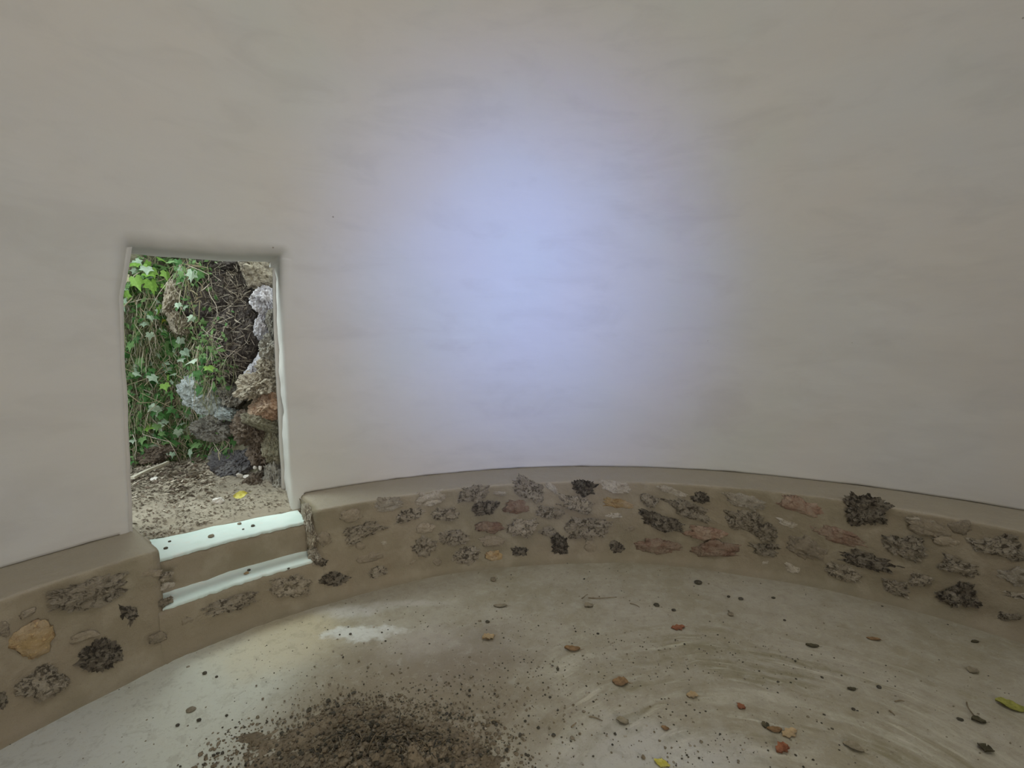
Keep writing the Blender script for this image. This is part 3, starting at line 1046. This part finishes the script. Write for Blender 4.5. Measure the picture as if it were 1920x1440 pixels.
MSTRAW = mat_simple('dry_straw', (0.42, 0.37, 0.29), (0.60, 0.54, 0.45), 20, 0.85, 0.1, 0.002)
MSTEM = mat_simple('woody_stem', (0.26, 0.215, 0.14), (0.36, 0.31, 0.20), 12, 0.85, 0.2, 0.003)
MTANGLE = mat_simple('green_tangle', (0.20, 0.21, 0.11), (0.34, 0.34, 0.20), 9, 0.85, 0.1, 0.002)
MROOTS = mat_simple('root_bark', (0.16, 0.13, 0.105), (0.26, 0.22, 0.18), 14, 0.9, 0.3, 0.003)
sp = Soup()
for _ in range(420):
    px, py = rnd.gauss(430, 28), rnd.uniform(492, 730)
    l, n = hit_any(px, py, LB)
    if l is None: continue
    d = Vector((rnd.gauss(0, 1), rnd.gauss(0, 1), rnd.gauss(0, .7))).normalized() * rnd.uniform(.012, .05)
    m = l + n * 0.012
    v, f = tube([m - d, m + n * 0.006, m + d], rnd.uniform(.0012, .0030), 3, 0.6)
    sp.add([Vector(q) - RL for q in v], f)
o = sp.build('dry_litter', MSTRAW, root); tag(o, kind='stuff')
for k in range(26):
    px, py = rnd.gauss(428, 26), rnd.uniform(500, 690)
    pts = []
    for s_ in range(7):
        l, n = hit_any(px, py, LB + [BANK_BVH])
        if l is None: break
        pts.append(l + n * rnd.uniform(.01, .04) - RL)
        px += rnd.gauss(0, 10); py += rnd.uniform(0, 13)
    if len(pts) > 3:
        v, f = tube(pts, rnd.uniform(.003, .007), 5, 0.4)
        mesh_obj('root', v, f, MROOTS if k % 3 else MSTRAW, root)

# ---- ivy
ML = {
    'bright': mat_leaf('bright_ivy_leaf', (0.22, 0.44, 0.07), (0.33, 0.55, 0.13), 0.4),
    'mid': mat_leaf('green_ivy_leaf', (0.12, 0.235, 0.075), (0.20, 0.34, 0.13), 0.3),
    'dark': mat_leaf('dark_ivy_leaf', (0.04, 0.125, 0.035), (0.09, 0.22, 0.065), 0.2),
    'pale': mat_leaf('pale_ivy_leaf', (0.30, 0.42, 0.30), (0.45, 0.55, 0.42), 0.2, 0.35),  # pale leaf backs, with sheen painted into the colour
    'yellow': mat_leaf('yellowing_ivy_leaf', (0.42, 0.50, 0.05), (0.52, 0.52, 0.10), 0.4),
    'cream': mat_leaf('faded_leaf', (0.50, 0.46, 0.30), (0.58, 0.52, 0.38), 0.3),
}
LEAF_OUT = [(0, -0.05), (0.22, -0.30), (0.52, -0.16), (0.46, 0.10), (0.66, 0.36), (0.30, 0.42), (0.16, 0.60), (0, 1.0), (-0.16, 0.60), (-0.30, 0.42), (-0.66, 0.36), (-0.46, 0.10), (-0.52, -0.16), (-0.22, -0.30)]
leaf_mesh = {}
for kind in ML:
    for var in range(3):
        vv = [(0, 0.25, 0.0)]
        for k, (x, y) in enumerate(LEAF_OUT):
            fold = (0.22, 0.05, 0.38)[var]
            vv.append((x * (1, .85, .75)[var], y, -fold * abs(x) - (0.10, .22, .05)[var] * max(0, y) ** 2))
        ff = [(0, k + 1, (k + 1) % len(LEAF_OUT) + 1) for k in range(len(LEAF_OUT))]
        me = bpy.data.meshes.new('leaf'); me.from_pydata(vv, [], ff); me.materials.append(ML[kind])
        leaf_mesh[(kind, var)] = me


def leaf(parent, pos, nrm, size, kind, droop=0.5):
    o = bpy.data.objects.new('leaf', leaf_mesh[(kind, rnd.randrange(3))]); C.objects.link(o)
    z = (nrm + Vector((0, 0, rnd.uniform(0.1, 0.9))) + Vector((rnd.gauss(0, .35), rnd.gauss(0, .35), rnd.gauss(0, .25)))).normalized()
    y = Vector((rnd.gauss(0, .5), rnd.gauss(0, .5), -1))
    x = y.cross(z)
    if x.length < 1e-3: x = Vector((1, 0, 0))
    x.normalize(); y = z.cross(x)
    m = Matrix.Identity(4)
    for i in range(3):
        m[i][0], m[i][1], m[i][2], m[i][3] = x[i] * size, y[i] * size, z[i] * size, pos[i]
    o.parent = parent
    o.matrix_world = m
    return o


OUT = [BANK_BVH] + LB


def ivy(label, cx, cy, sx, sy, n, kinds, size, nstem, nfine, explicit=()):
    b, bn = hit_any(cx, min(cy + sy, 860), [BANK_BVH])
    t = empty('ivy', b); BL = Vector(b)
    tag(t, label, 'ivy', 'ivy plants on the bank')
    bpy.context.view_layer.update()
    for (px, py, kd, sz) in explicit:
        l, nn = hit_any(px, py, OUT)
        if l is not None: leaf(t, l + nn * 0.13 - ray(px, py) * 0.06, nn, sz * 0.78, kd)
    k = 0
    while k < n:
        px, py = rnd.gauss(cx, sx), rnd.gauss(cy, sy)
        if not (238 < px < 440 and 484 < py < 880): continue
        l, nn = hit_any(px, py, OUT)
        k += 1
        if l is None: continue
        leaf(t, l + nn * rnd.uniform(.06, .19), nn, size * rnd.uniform(.8, 1.6), rnd.choice(kinds))
    for k in range(nstem):
        px, py = rnd.gauss(cx, sx * 1.1), cy - sy * rnd.uniform(.6, 1.8)
        pts = []
        dx = rnd.gauss(0, 2.0); off = rnd.uniform(.04, .15)
        for s_ in range(rnd.randint(8, 13)):
            l, nn = hit_any(min(max(px, 232), 470), max(470, py), OUT)
            if l is None: break
            pts.append(l + nn * off - BL)
            dx = dx * 0.7 + rnd.gauss(0, 3.2); px += dx; py += rnd.uniform(9, 22); off = max(.02, off + rnd.gauss(0, .02))
            if py > 880: break
        if len(pts) < 4: continue
        fine_pts = []
        for q in range(len(pts) - 1):
            for f_ in (0, .5): fine_pts.append(pts[q].lerp(pts[q + 1], f_) + Vector((rnd.gauss(0, .006), rnd.gauss(0, .006), rnd.gauss(0, .006))))
        v, f = tube(fine_pts, rnd.uniform(.0028, .0055), 5, 0.6)
        mesh_obj('stem', v, f, rnd.choice((MSTEM, MSTEM, MTANGLE, MSTRAW)), t)
    s = Soup()
    for k in range(nfine):
        px, py = rnd.gauss(cx, sx * 1.25), rnd.gauss(cy, sy * 1.2)
        if not (230 < px < 440 and 478 < py < 885): continue
        l, nn = hit_any(px, py, OUT)
        if l is None: continue
        p = l + nn * rnd.uniform(.01, .10) - BL
        if k % 10 in (0, 3, 7):   # fine hanging strand
            q = p + Vector((rnd.gauss(0, .05), rnd.gauss(0, .05), -rnd.uniform(.08, .30)))
            mid = p.lerp(q, .5) + nn * rnd.uniform(.0, .05) + Vector((rnd.gauss(0, .015), rnd.gauss(0, .015), 0))
            v, f = tube([p, mid, q], rnd.uniform(.0014, .0028), 3, .6)
            s.add(v, f, rnd.choice((0, 0, 1)))
        else:            # small leaf
            a = Vector((rnd.gauss(0, 1), rnd.gauss(0, 1), rnd.gauss(0, 1))).normalized(); c_ = a.cross(nn + Vector((0, 0, .5))).normalized()
            sz = rnd.uniform(.012, .034)
            s.add([p - c_ * sz * .5, p + a * sz, p + c_ * sz * .5, p - a * sz], [(0, 1, 2, 3)], rnd.choice((2, 2, 3)))
    o = s.build('undergrowth', [MTANGLE, MSTRAW, ML['mid'], ML['dark']], t, False)
    tag(o, kind='stuff')


ivy('bright light green ivy at the top left of the doorway view', 275, 535, 22, 26, 40, ['bright', 'bright', 'mid', 'pale'], .06, 12, 800,
    [(276, 495, 'bright', .14), (270, 530, 'bright', .15), (284, 528, 'bright', .14), (255, 528, 'pale', .11), (275, 508, 'pale', .12), (250, 508, 'cream', .12), (262, 545, 'bright', .12), (245, 601, 'yellow', .08), (252, 548, 'pale', .1), (303, 508, 'cream', .08), (280, 541, 'bright', .12)])
ivy('sparse pale ivy sprig under the middle of the lintel', 352, 505, 16, 14, 16, ['mid', 'pale', 'dark'], .05, 9, 300,
    [(347, 502, 'pale', .1), (371, 505, 'pale', .11), (372, 492, 'mid', .11), (354, 582, 'pale', .08), (362, 583, 'pale', .08), (336, 603, 'yellow', .08), (333, 590, 'cream', .06)])
ivy('dense ivy and hanging stems along the left door jamb', 265, 670, 16, 60, 95, ['mid', 'dark', 'dark', 'mid', 'pale'], .05, 18, 2600,
    [(256, 615, 'pale', .08), (263, 588, 'pale', .07), (250, 640, 'dark', .1), (283, 720, 'pale', .1), (279, 745, 'pale', .1)])
ivy('mid green ivy in the middle of the bank', 335, 680, 32, 40, 120, ['mid', 'mid', 'dark', 'dark', 'pale'], .052, 20, 2600,
    [(318, 680, 'pale', .09), (336, 672, 'pale', .1), (350, 662, 'pale', .09), (303, 735, 'bright', .085), (347, 707, 'bright', .09), (384, 702, 'bright', .09), (308, 753, 'pale', .09), (310, 766, 'dark', .12), (295, 640, 'dark', .13), (320, 640, 'dark', .12), (338, 630, 'pale', .10)])
ivy('trailing ivy hanging below the bluish white rock', 378, 790, 30, 30, 110, ['mid', 'mid', 'dark', 'dark', 'pale'], .048, 16, 1800,
    [(378, 772, 'pale', .09), (318, 788, 'pale', .1), (328, 790, 'pale', .09), (404, 790, 'pale', .1), (388, 815, 'bright', .1), (392, 842, 'mid', .1), (382, 783, 'mid', .12), (300, 818, 'bright', .09)])
ivy('low dark ivy at the foot of the bank', 305, 822, 34, 26, 100, ['dark', 'mid', 'pale', 'dark'], .045, 16, 1800,
    [(304, 870, 'pale', .09), (330, 862, 'pale', .09), (295, 855, 'pale', .08), (345, 835, 'mid', .1), (385, 850, 'pale', .09)])

# ---- litter on the trench ground
bpy.context.view_layer.update()
s = Soup()
for k in range(4200):
    if k % 2: px, py = rnd.uniform(238, 545), rnd.uniform(850, 1012)
    else: px, py = rnd.uniform(238, 400), rnd.gauss(890, 24)
    l, nn = hit_any(px, py, [GROUND_BVH])
    if l is None or (l - Vector((0, 0, l.z))).length < 3.36: continue
    sz = rnd.uniform(.004, .013) if k % 6 else rnd.uniform(.012, .028)
    a = Vector((rnd.gauss(0, 1), rnd.gauss(0, 1), rnd.gauss(0, .25))).normalized(); b_ = a.cross(Vector((rnd.gauss(0, .4), rnd.gauss(0, .4), 1))).normalized()
    p = l + Vector((0, 0, .004 + sz * .2)); h = Vector((0, 0, sz * rnd.uniform(.1, .5)))
    s.add([p - a * sz, p - b_ * sz * .5 + h, p + a * sz, p + b_ * sz * .5 + h * .4, p + h * .3 - Vector((0, 0, sz * .3))], [(0, 1, 3), (1, 2, 3), (0, 4, 1), (1, 4, 2), (2, 4, 3), (3, 4, 0)], rnd.choice((0, 0, 1, 2)))
o = s.build('leaf_litter', [MLITTER, MLITTER_D, MSOIL], None, False)
tag(o, 'crumbs, chips and dry leaf litter strewn over the trench soil', 'litter', kind='stuff')

# lath, white stones, yellow leaf outside
MLATH = mat_simple('bleached_wood', (0.50, 0.46, 0.36), (0.62, 0.58, 0.47), 20, 0.8, 0.2, 0.003)
bpy.context.view_layer.update()
l0, _ = hit_any(249, 904, [GROUND_BVH]); l1, _ = hit_any(316, 877, [GROUND_BVH])
l0 = l0 + Vector((0, 0, .03)); l1 = l1 + Vector((0, 0, .05))
ax = (l1 - l0); wv = ax.cross(Vector((0, 0, 1))).normalized(); hv = wv.cross(ax).normalized()
vv = []
for t_ in np.linspace(0, 1, 9):
    c = l0 + ax * t_ + hv * 0.004 * math.sin(t_ * 5)
    ww = 0.015 * (1 - 0.25 * t_); hh = 0.009
    for sx, sy in ((-1, -1), (1, -1), (1, 1), (-1, 1)): vv.append(c + wv * ww * sx + hv * hh * sy - l0)
ff = []
for i in range(8):
    for k in range(4): ff.append((i * 4 + k, i * 4 + (k + 1) % 4, i * 4 + 4 + (k + 1) % 4, i * 4 + 4 + k))
ff += [(3, 2, 1, 0), (32, 33, 34, 35)]
o = mesh_obj('wooden_lath', vv, ff, MLATH, None, False, l0)
tag(o, 'pale wooden lath lying on the leaf litter at the bank foot', 'wood')
MCHIP = mat_simple('white_limestone', (0.58, 0.55, 0.50), (0.70, 0.67, 0.62), 14, 0.9, 0.4, 0.004)
for i, (px, py, w, h, lab) in enumerate(((411, 937, 22, 14, 'white angular stone chip lying on the soil left of the yellow leaf'), (448, 890, 13, 10, 'pale stone chip in front of the dark blue grey boulder'),
                                         (478, 878, 7, 7, 'small white stone chip right of the dark blue grey boulder'), (488, 880, 6, 12, 'upright white stone chip against the rock face'), (494, 845, 9, 12, 'white stone chip lodged in the rock face'),
                                         (290, 897, 14, 9, 'pale stone chip beside the wooden lath'), (463, 893, 12, 9, 'pale triangular stone chip at the foot of the rock face'))):
    l, nn = hit_any(px, py + h * .3, [GROUND_BVH, BANK_BVH])
    if i in (3, 4): l = at_u(px, py, (3.93, 3.95)[i - 3])
    if i == 2: l = at_u(px, py, 4.0)
    sc = (l - CAM).dot(FWD) / FPX
    uv, uf = lump(60 + i, 2, 1.2, 0, 1.0)
    o = mesh_obj('stone_chip', [(p.x * w / 2 * sc, p.y * w / 2 * sc, p.z * h / 2 * sc) for p in uv], uf, MCHIP, None, False, l + Vector((0, 0, h * .2 * sc)))
    tag(o, lab, 'stone', 'white stone chips outside')

# ------------------------------------------------------------------ things on the floor and steps
MFL = {
    'brown': mat_simple('dry_brown_leaf', (0.19, 0.115, 0.055), (0.27, 0.17, 0.085), 60, 0.75, 0.3, 0.002),
    'rust': mat_simple('rust_red_leaf', (0.21, 0.075, 0.035), (0.29, 0.125, 0.065), 60, 0.7, 0.3, 0.002),
    'tan': mat_simple('tan_leaf', (0.36, 0.26, 0.14), (0.44, 0.33, 0.19), 60, 0.75, 0.3, 0.002),
    'yellow': mat_simple('yellow_leaf', (0.50, 0.44, 0.07), (0.60, 0.55, 0.14), 50, 0.6, 0.2, 0.002),
    'olive': mat_simple('olive_leaf', (0.22, 0.22, 0.05), (0.33, 0.32, 0.08), 50, 0.65, 0.2, 0.002),
    'dark': mat_simple('dark_leaf', (0.055, 0.05, 0.028), (0.10, 0.085, 0.05), 60, 0.7, 0.3, 0.002),
    'grey': mat_simple('grey_brown_leaf', (0.21, 0.18, 0.12), (0.28, 0.24, 0.17), 60, 0.75, 0.3, 0.002),
}


def dry_leaf(loc, ln, wd, rot, curl, twist, mat, label, cat='leaf', group='fallen leaves', lobed=False, seed=0):
    curl *= 0.5
    n, m_ = 11, 5
    vv = []
    for i in range(n):
        t = i / (n - 1)
        wv_ = math.sin(math.pi * min(1, t * 0.97 + .015)) ** 0.75 * (1 + (0.28 * math.sin(t * 19 + seed) if lobed else 0.05 * math.sin(t * 23 + seed)))
        for j in range(m_):
            s_ = (j / (m_ - 1) - .5) * 2
            y = s_ * wd / 2 * wv_
            z = curl * wd * s_ * s_ * .5 * (1 + .4 * math.sin(seed + t * 5)) + 0.12 * ln * curl * math.cos((t - .5) * 3.2 + twist) + 0.03 * wd * math.sin(t * 17 + s_ * 3 + seed)
            vv.append(((t - .5) * ln, y, z))
    z0 = min(v[2] for v in vv)
    vv = [(x, y, z - z0 + 0.001) for x, y, z in vv]
    ff = grid_faces(n, m_)
    # thickness
    k = len(vv); vv += [(x, y, z + .0014) for x, y, z in vv]
    ff = [f[::-1] for f in ff] + [tuple(q + k for q in f) for f in ff]
    # midrib running on as a stalk
    o = mesh_obj('fallen_leaf', vv, ff, mat, None, True, loc)
    o.rotation_euler = (0, 0, rot * D2R)
    pts = [Vector(vv[i * m_ + 2]) + Vector((0, 0, .001)) for i in range(0, n, 2)] + [Vector((ln * .62, wd * .06, .002)), Vector((ln * .78, wd * .14, .002))]
    tv, tf = tube(pts, max(.0008, wd * .02), 4, .8)
    mesh_obj('stalk', tv, tf, mat, o)
    tag(o, label, cat, group)
    return o


FL = [  # px, py, length px, width px, rot, curl, kind, label
    (1104, 1137, 17, 12, 20, .5, 'grey', 'small cupped grey brown leaf below the long straight twig'),
    (916, 1197, 24, 14, 30, .6, 'tan', 'curled tan leaf left of the sweeping arcs'),
    (1073, 1219, 28, 12, 0, .7, 'brown', 'crumpled brown leaf at the start of the sweeping arcs'),
    (1271, 1178, 26, 12, 10, .3, 'rust', 'flat rusty leaf on the outermost dust arc'),
    (1163, 1281, 28, 18, -10, .4, 'brown', 'round brown leaf in the trodden dust of the floor centre'),
    (1298, 1306, 20, 12, -5, .5, 'tan', 'folded yellowish tan leaf inside the dust arcs'),
    (1390, 1327, 14, 12, 30, .6, 'rust', 'small rust red leaf right of the folded tan leaf'),
    (1167, 1355, 22, 12, -20, .7, 'grey', 'grey brown curled leaf low in the middle of the floor'),
    (1247, 1367, 14, 8, -15, .5, 'brown', 'small dark brown leaf right of the grey brown curled leaf'),
    (1452, 1370, 26, 11, -5, .6, 'brown', 'curled brown leaf touching a tan leaf'),
    (1480, 1377, 32, 14, 20, .5, 'tan', 'tan leaf touching the curled brown leaf'),
    (1467, 1408, 26, 15, 15, .9, 'rust', 'dark rust red curled leaf near the bottom edge'),
    (1600, 1403, 32, 16, -40, .5, 'grey', 'grey brown leaf lying slanted near the bottom edge'),
    (1241, 1434, 18, 22, 60, .3, 'yellow', 'yellow leaf at the very bottom of the floor'),
    (1896, 1326, 42, 22, -35, .4, 'olive', 'large yellow green leaf near the right edge'),
    (1523, 1212, 22, 9, -10, .5, 'dark', 'dark narrow leaf right of the dust arcs'),
    (1638, 1199, 22, 8, -20, .4, 'brown', 'thin brown leaf on the clean floor at right'),
    (1828, 1204, 14, 6, 0, .4, 'dark', 'thin dark leaf near the plinth at far right'),
    (1824, 1259, 20, 13, 20, .4, 'grey', 'grey olive leaf right of the thin brown leaf'),
    (1835, 1353, 22, 13, -15, .6, 'dark', 'dark crumpled leaf left of the large yellow green leaf'),
    (1848, 1407, 24, 18, 40, .7, 'dark', 'dark green black leaf in the bottom right corner'),
    (1597, 1293, 16, 7, 0, .5, 'dark', 'small dark leaf left of the black pebble'),
    (938, 1137, 24, 9, 0, .4, 'grey', 'grey leaf near the plinth left of the twig'),
    (1435, 1362, 12, 10, 60, .8, 'dark', 'tiny dark leaf just left of the curled brown leaf'),
]
ST_BVH = [bvh_of(t1), bvh_of(t2)]
for i, (px, py, L_, w_, rot, curl, kd, lab) in enumerate(FL):
    l, nn = hit(FLOOR_BVH, px, py)
    dist = (l - CAM).length; sc = (l - CAM).dot(FWD) / FPX
    fore = 1.0 / max(.35, abs(ray(px, py).z))
    dry_leaf(l, L_ * sc * 1.05, w_ * sc * min(fore, 1.35), rot, curl, i, MFL[kd], lab, lobed=kd in ('tan', 'rust'), seed=i)
l, nn = hit(GROUND_BVH, 452, 934)
sc = (l - CAM).dot(FWD) / FPX
o = dry_leaf(l + Vector((0, 0, .02)), 24 * sc, 15 * sc, 60, .6, 1, MFL['yellow'], 'yellow leaf on the soil just outside the doorway', lobed=False, seed=3)
o.rotation_euler = (0.9, -0.2, 0.3)
l, nn = hit_any(462, 1076, ST_BVH)
sc = (l - CAM).dot(FWD) / FPX
dry_leaf(l, 9 * sc, 12 * sc, 20, .2, 1, MFL['tan'], 'small round tan leaf on the white lower tread', seed=5)

# pebbles and crumbs one can pick out
MPEB = mat_simple('dark_pebble', (0.05, 0.045, 0.032), (0.085, 0.075, 0.055), 60, 0.8, 0.3, 0.002)
MPEB2 = mat_simple('brown_crumb', (0.17, 0.145, 0.10), (0.24, 0.205, 0.15), 60, 0.9, 0.4, 0.002)
PEB = [
    (1309, 1094, 16, 9, 0, 'flat dark oval pebble on the clean floor near the plinth'), (1648, 1290, 9, 8, 0, 'black round pebble in the middle of the right floor'),
    (925, 1089, 13, 12, 1, 'grey brown crumb of mortar near the foot of the plinth'), (1450, 1122, 8, 5, 0, 'dark pebble right of the flat oval pebble, close to the plinth'),
    (1389, 1124, 10, 6, 0, 'dark crumb between the two dark pebbles by the plinth'), (1471, 1164, 6, 5, 0, 'little dark pebble on the pale floor at upper right'),
    (1366, 1120, 7, 6, 0, 'small crumb left of the dark crumb by the plinth'), (1370, 1154, 12, 10, 1, 'brown crumb below the dark crumbs by the plinth'),
    (1121, 1189, 6, 4, 0, 'tiny black pebble above the outer dust arc'), (914, 1167, 9, 6, 0, 'dark crumb above the curled tan leaf'), (899, 1165, 7, 4, 1, 'brown crumb beside the dark crumb above the tan leaf'),
    (657, 1190, 6, 5, 0, 'dark crumb on the white cement splash'), (384, 1264, 9, 8, 0, 'dark crumb on the pale floor below the steps'), (373, 1352, 9, 8, 0, 'dark crumb on the pale floor left of the soil heap'),
    (358, 1332, 18, 7, 1, 'long clod on the pale floor left of the soil heap'), (425, 1343, 6, 6, 0, 'dark crumb above the edge of the soil heap'), (333, 1361, 8, 6, 0, 'dark pebble left of the crumbs on the pale floor'),
    (1231, 1136, 12, 8, 0, 'dark clod on the floor right of the long twig'), (1263, 1145, 9, 5, 0, 'smaller dark clod beside the clod right of the twig'), (1038, 1380, 9, 8, 0, 'dark pebble in the trodden dust near the bottom'),
    (1073, 1385, 10, 7, 1, 'brown clod beside the dark pebble near the bottom'), (1600, 1331, 8, 6, 0, 'dark crumb below the small dark leaf at right'), (1800, 1350, 12, 6, 0, 'dark crumb left of the dark crumpled leaf'),
    (406, 1270, 6, 5, 0, 'tiny dark crumb right of the crumb below the steps'),
]
for i, (px, py, w, h, k, lab) in enumerate(PEB):
    l, nn = hit(FLOOR_BVH, px, py)
    sc = (l - CAM).dot(FWD) / FPX
    uv, uf = lump(100 + i, 2, .5 if i > 1 else .15, .2 if i > 1 else 0, .4 if i > 1 else 0)
    o = mesh_obj('pebble', [(p.x * w * .44 * sc, p.y * w * .38 * sc, p.z * h * .32 * sc) for p in uv], uf, (MPEB, MPEB2)[k], None, i < 2, l + Vector((0, 0, h * .28 * sc)))
    tag(o, lab, 'pebble', 'pebbles and clods on the floor')
for i, (px, py, w, lab) in enumerate(((474, 987, 7, 'dark crumb at the right end of the white door sill'), (449, 983, 7, 'brown crumb on the white door sill near the soil edge'), (396, 1007, 10, 'flat crumb in the middle of the white door sill'),
                                      (311, 1029, 7, 'dark crumb at the left end of the white door sill'), (318, 1016, 5, 'tiny crumb near the left end of the white door sill'), (467, 1070, 6, 'dark crumb beside the tan leaf on the lower tread'), (541, 1067, 5, 'dark crumb at the right of the white lower tread'), (456, 993, 4, 'tiny crumb at the front of the white door sill'))):
    l, nn = hit_any(px, py, ST_BVH)
    if l is None: continue
    sc = (l - CAM).dot(FWD) / FPX
    uv, uf = lump(140 + i, 2, .7, .3, .4)
    o = mesh_obj('crumb', [(p.x * w / 2 * sc, p.y * w * .5 * sc, p.z * w * .3 * sc) for p in uv], uf, (MPEB2 if i in (1, 2) else MPEB), None, False, l + Vector((0, 0, w * .2 * sc)))
    tag(o, lab, 'crumb', 'crumbs on the white treads')

# twigs
MTW = mat_simple('thin_twig', (0.17, 0.13, 0.08), (0.25, 0.20, 0.13), 30, 0.85, 0.2, 0.002)
for i, (x0, y0, x1, y1, rr, lab) in enumerate((
        (1103, 1122, 1157, 1122, .0035, 'long straight twig on the upper middle of the floor'), (1090, 1123, 1103, 1116, .003, 'short twig at the left end of the long straight twig'),
        (1182, 1132, 1199, 1140, .0028, 'thin twig right of the long straight twig'), (920, 1353, 937, 1357, .004, 'short twig in the trodden dust at lower centre left'),
        (1104, 1346, 1130, 1352, .003, 'bent twig low in the middle of the floor'), (1072, 1366, 1080, 1357, .004, 'short thick twig near the grey brown curled leaf'),
        (1812, 1318, 1824, 1342, .003, 'thin twig standing out left of the large yellow green leaf'), (1668, 1334, 1677, 1343, .003, 'short slanting twig below the black pebble'), (1677, 1316, 1696, 1317, .003, 'thin level twig right of the black pebble'))):
    a, _ = hit(FLOOR_BVH, x0, y0); b_, _ = hit(FLOOR_BVH, x1, y1)
    pts = [(b_ - a) * t_ + Vector((0, 0, rr + .001 + .003 * math.sin(t_ * 3.1))) + (b_ - a).cross(Vector((0, 0, 1))) * (.06 * math.sin(t_ * 4 + i)) for t_ in np.linspace(0, 1, 7)]
    v, f = tube(pts, rr, 6, .55)
    o = mesh_obj('twig', v, f, MTW, None, True, a)
    tag(o, lab, 'twig', 'twigs on the floor')

# soil heap at the bottom of the frame
MHEAP = mat_simple('heaped_soil', (0.165, 0.132, 0.088), (0.235, 0.19, 0.13), 8, 0.97, 1.0, 0.012, (0.085, 0.066, 0.046), 55)
heap = empty('soil_heap', (-1.0, 1.18, 0)); HL = Vector(heap.location)
tag(heap, 'low heap of dark loose soil with dry roots on the floor below the steps', 'soil')


def heap_h(x, y):
    h = 0.0
    for cx, cy, rx, ry, hh in ((-1.0, 1.12, .42, .30, .060), (-1.16, 1.40, .17, .13, .030), (-1.36, 1.18, .30, .13, .013), (-1.50, 1.33, .22, .07, .0135), (-0.72, 1.20, .22, .14, .016), (-0.88, 1.02, .28, .22, .06)):
        q = ((x - cx) / rx) ** 2 + ((y - cy) / ry) ** 2
        h += hh * math.exp(-q * 1.6)
    n = Vector((x, y, 0))
    return h * (1 + .55 * fbm(n * 6, 3)) + h * .45 * fbm(n * 22, 3) + min(h, .02) * .3 * fbm(n * 55, 2) - .0135


NX, NY = 150, 110
vv = []
for i in range(NX):
    for j in range(NY):
        x = -1.9 + 1.6 * i / (NX - 1); y = .62 + 1.1 * j / (NY - 1)
        vv.append((x - HL.x, y - HL.y, heap_h(x, y)))
mesh_obj('soil', vv, grid_faces(NX, NY), MHEAP, heap, True)
s = Soup()
for k in range(4200):
    if k % 7 == 0: x, y = rnd.gauss(-.85, .36), rnd.gauss(1.3, .24)
    else: x, y = rnd.gauss(-1.05, .24), rnd.gauss(1.22, .17)
    h = heap_h(x, y)
    sz = min(.014, .0022 + abs(rnd.gauss(0, .0036))) * (1.2 if h > .01 else .7)
    uv, uf = ico(0)
    z = max(h, 0.002)
    rv = [Vector((p.x * rnd.uniform(.7, 1.3), p.y * rnd.uniform(.7, 1.3), p.z * rnd.uniform(.5, 1))) * sz for p in uv]
    s.add([(x - HL.x + p.x, y - HL.y + p.y, z + sz * .35 + p.z) for p in rv], uf, rnd.choice((0, 0, 0, 1, 2)))
k = 0
while k < 1100:          # crumbs trailing off round the foot of the heap
    x, y = rnd.uniform(-1.85, -.4), rnd.uniform(.95, 1.65)
    if not -0.0110 < heap_h(x, y) < 0.004: continue
    k += 1
    sz = .0016 + abs(rnd.gauss(0, .0028)); uv, uf = ico(0)
    s.add([(x - HL.x + p.x * sz * rnd.uniform(.7, 1.4), y - HL.y + p.y * sz * rnd.uniform(.7, 1.4), max(0, heap_h(x, y)) + sz * .4 + p.z * sz * .7) for p in uv], uf, rnd.choice((0, 0, 1, 2)))
o = s.build('clods', [MHEAP, MPEB2, MPEB], heap, False); tag(o, kind='stuff')
for k in range(110):
    px, py = rnd.gauss(730, 55), rnd.gauss(1412, 17)
    l, nn = hit(FLOOR_BVH, px, py)
    z = max(.0, heap_h(l.x, l.y))
    a = rnd.uniform(0, math.pi); ln = rnd.uniform(.012, .042)
    d = Vector((math.cos(a), math.sin(a), rnd.gauss(0, .3))) * ln
    p = Vector((l.x, l.y, z + .010)) - HL
    v, f = tube([p - d, p + Vector((0, 0, .012)), p + d * .6 + Vector((rnd.gauss(0, .008), rnd.gauss(0, .008), 0)), p + d], rnd.uniform(.0012, .0036), 4, .4)
    mesh_obj('dry_root', v, f, rnd.choice((MPEB, MPEB, MTW, MTW, MHEAP)), heap)

# grit nobody could count
s = Soup()
for k in range(2900):
    m_ = k % 4
    if m_ == 0:
        a, r = rnd.uniform(-1.1, 1.0), 2.86 * math.sqrt(rnd.random()); x, y = r * math.sin(a), r * math.cos(a)
    elif m_ == 1:
        x, y = rnd.gauss(-.6, .5), rnd.gauss(1.7, .35)
    elif m_ == 2:
        a, r = rnd.gauss(1.7, .7), rnd.choice((.55, .75, .95, 1.12, 1.25)) + rnd.gauss(0, .045); x, y = .4 + r * math.cos(a), .72 + r * math.sin(a)
    else:
        x, y = rnd.gauss(-1.9, .35), rnd.gauss(1.6, .35)
    if math.hypot(x, y) > 2.85: continue
    sz = min(.009, .0014 + abs(rnd.gauss(0, .0019)))
    if m_ == 3:
        if k % 8 == 3: continue
        sz *= .6
    uv, uf = ico(0)
    s.add([(x + p.x * sz * rnd.uniform(.6, 1.4), y + p.y * sz * rnd.uniform(.6, 1.4), sz * .4 + p.z * sz * .6) for p in uv], uf, rnd.choice((0, 0, 1, 1, 2)))
o = s.build('floor_grit', [MPEB, MPEB2, MLITTER], None, False)
tag(o, 'fine dark and pale grit scattered all over the floor', 'grit', kind='stuff')
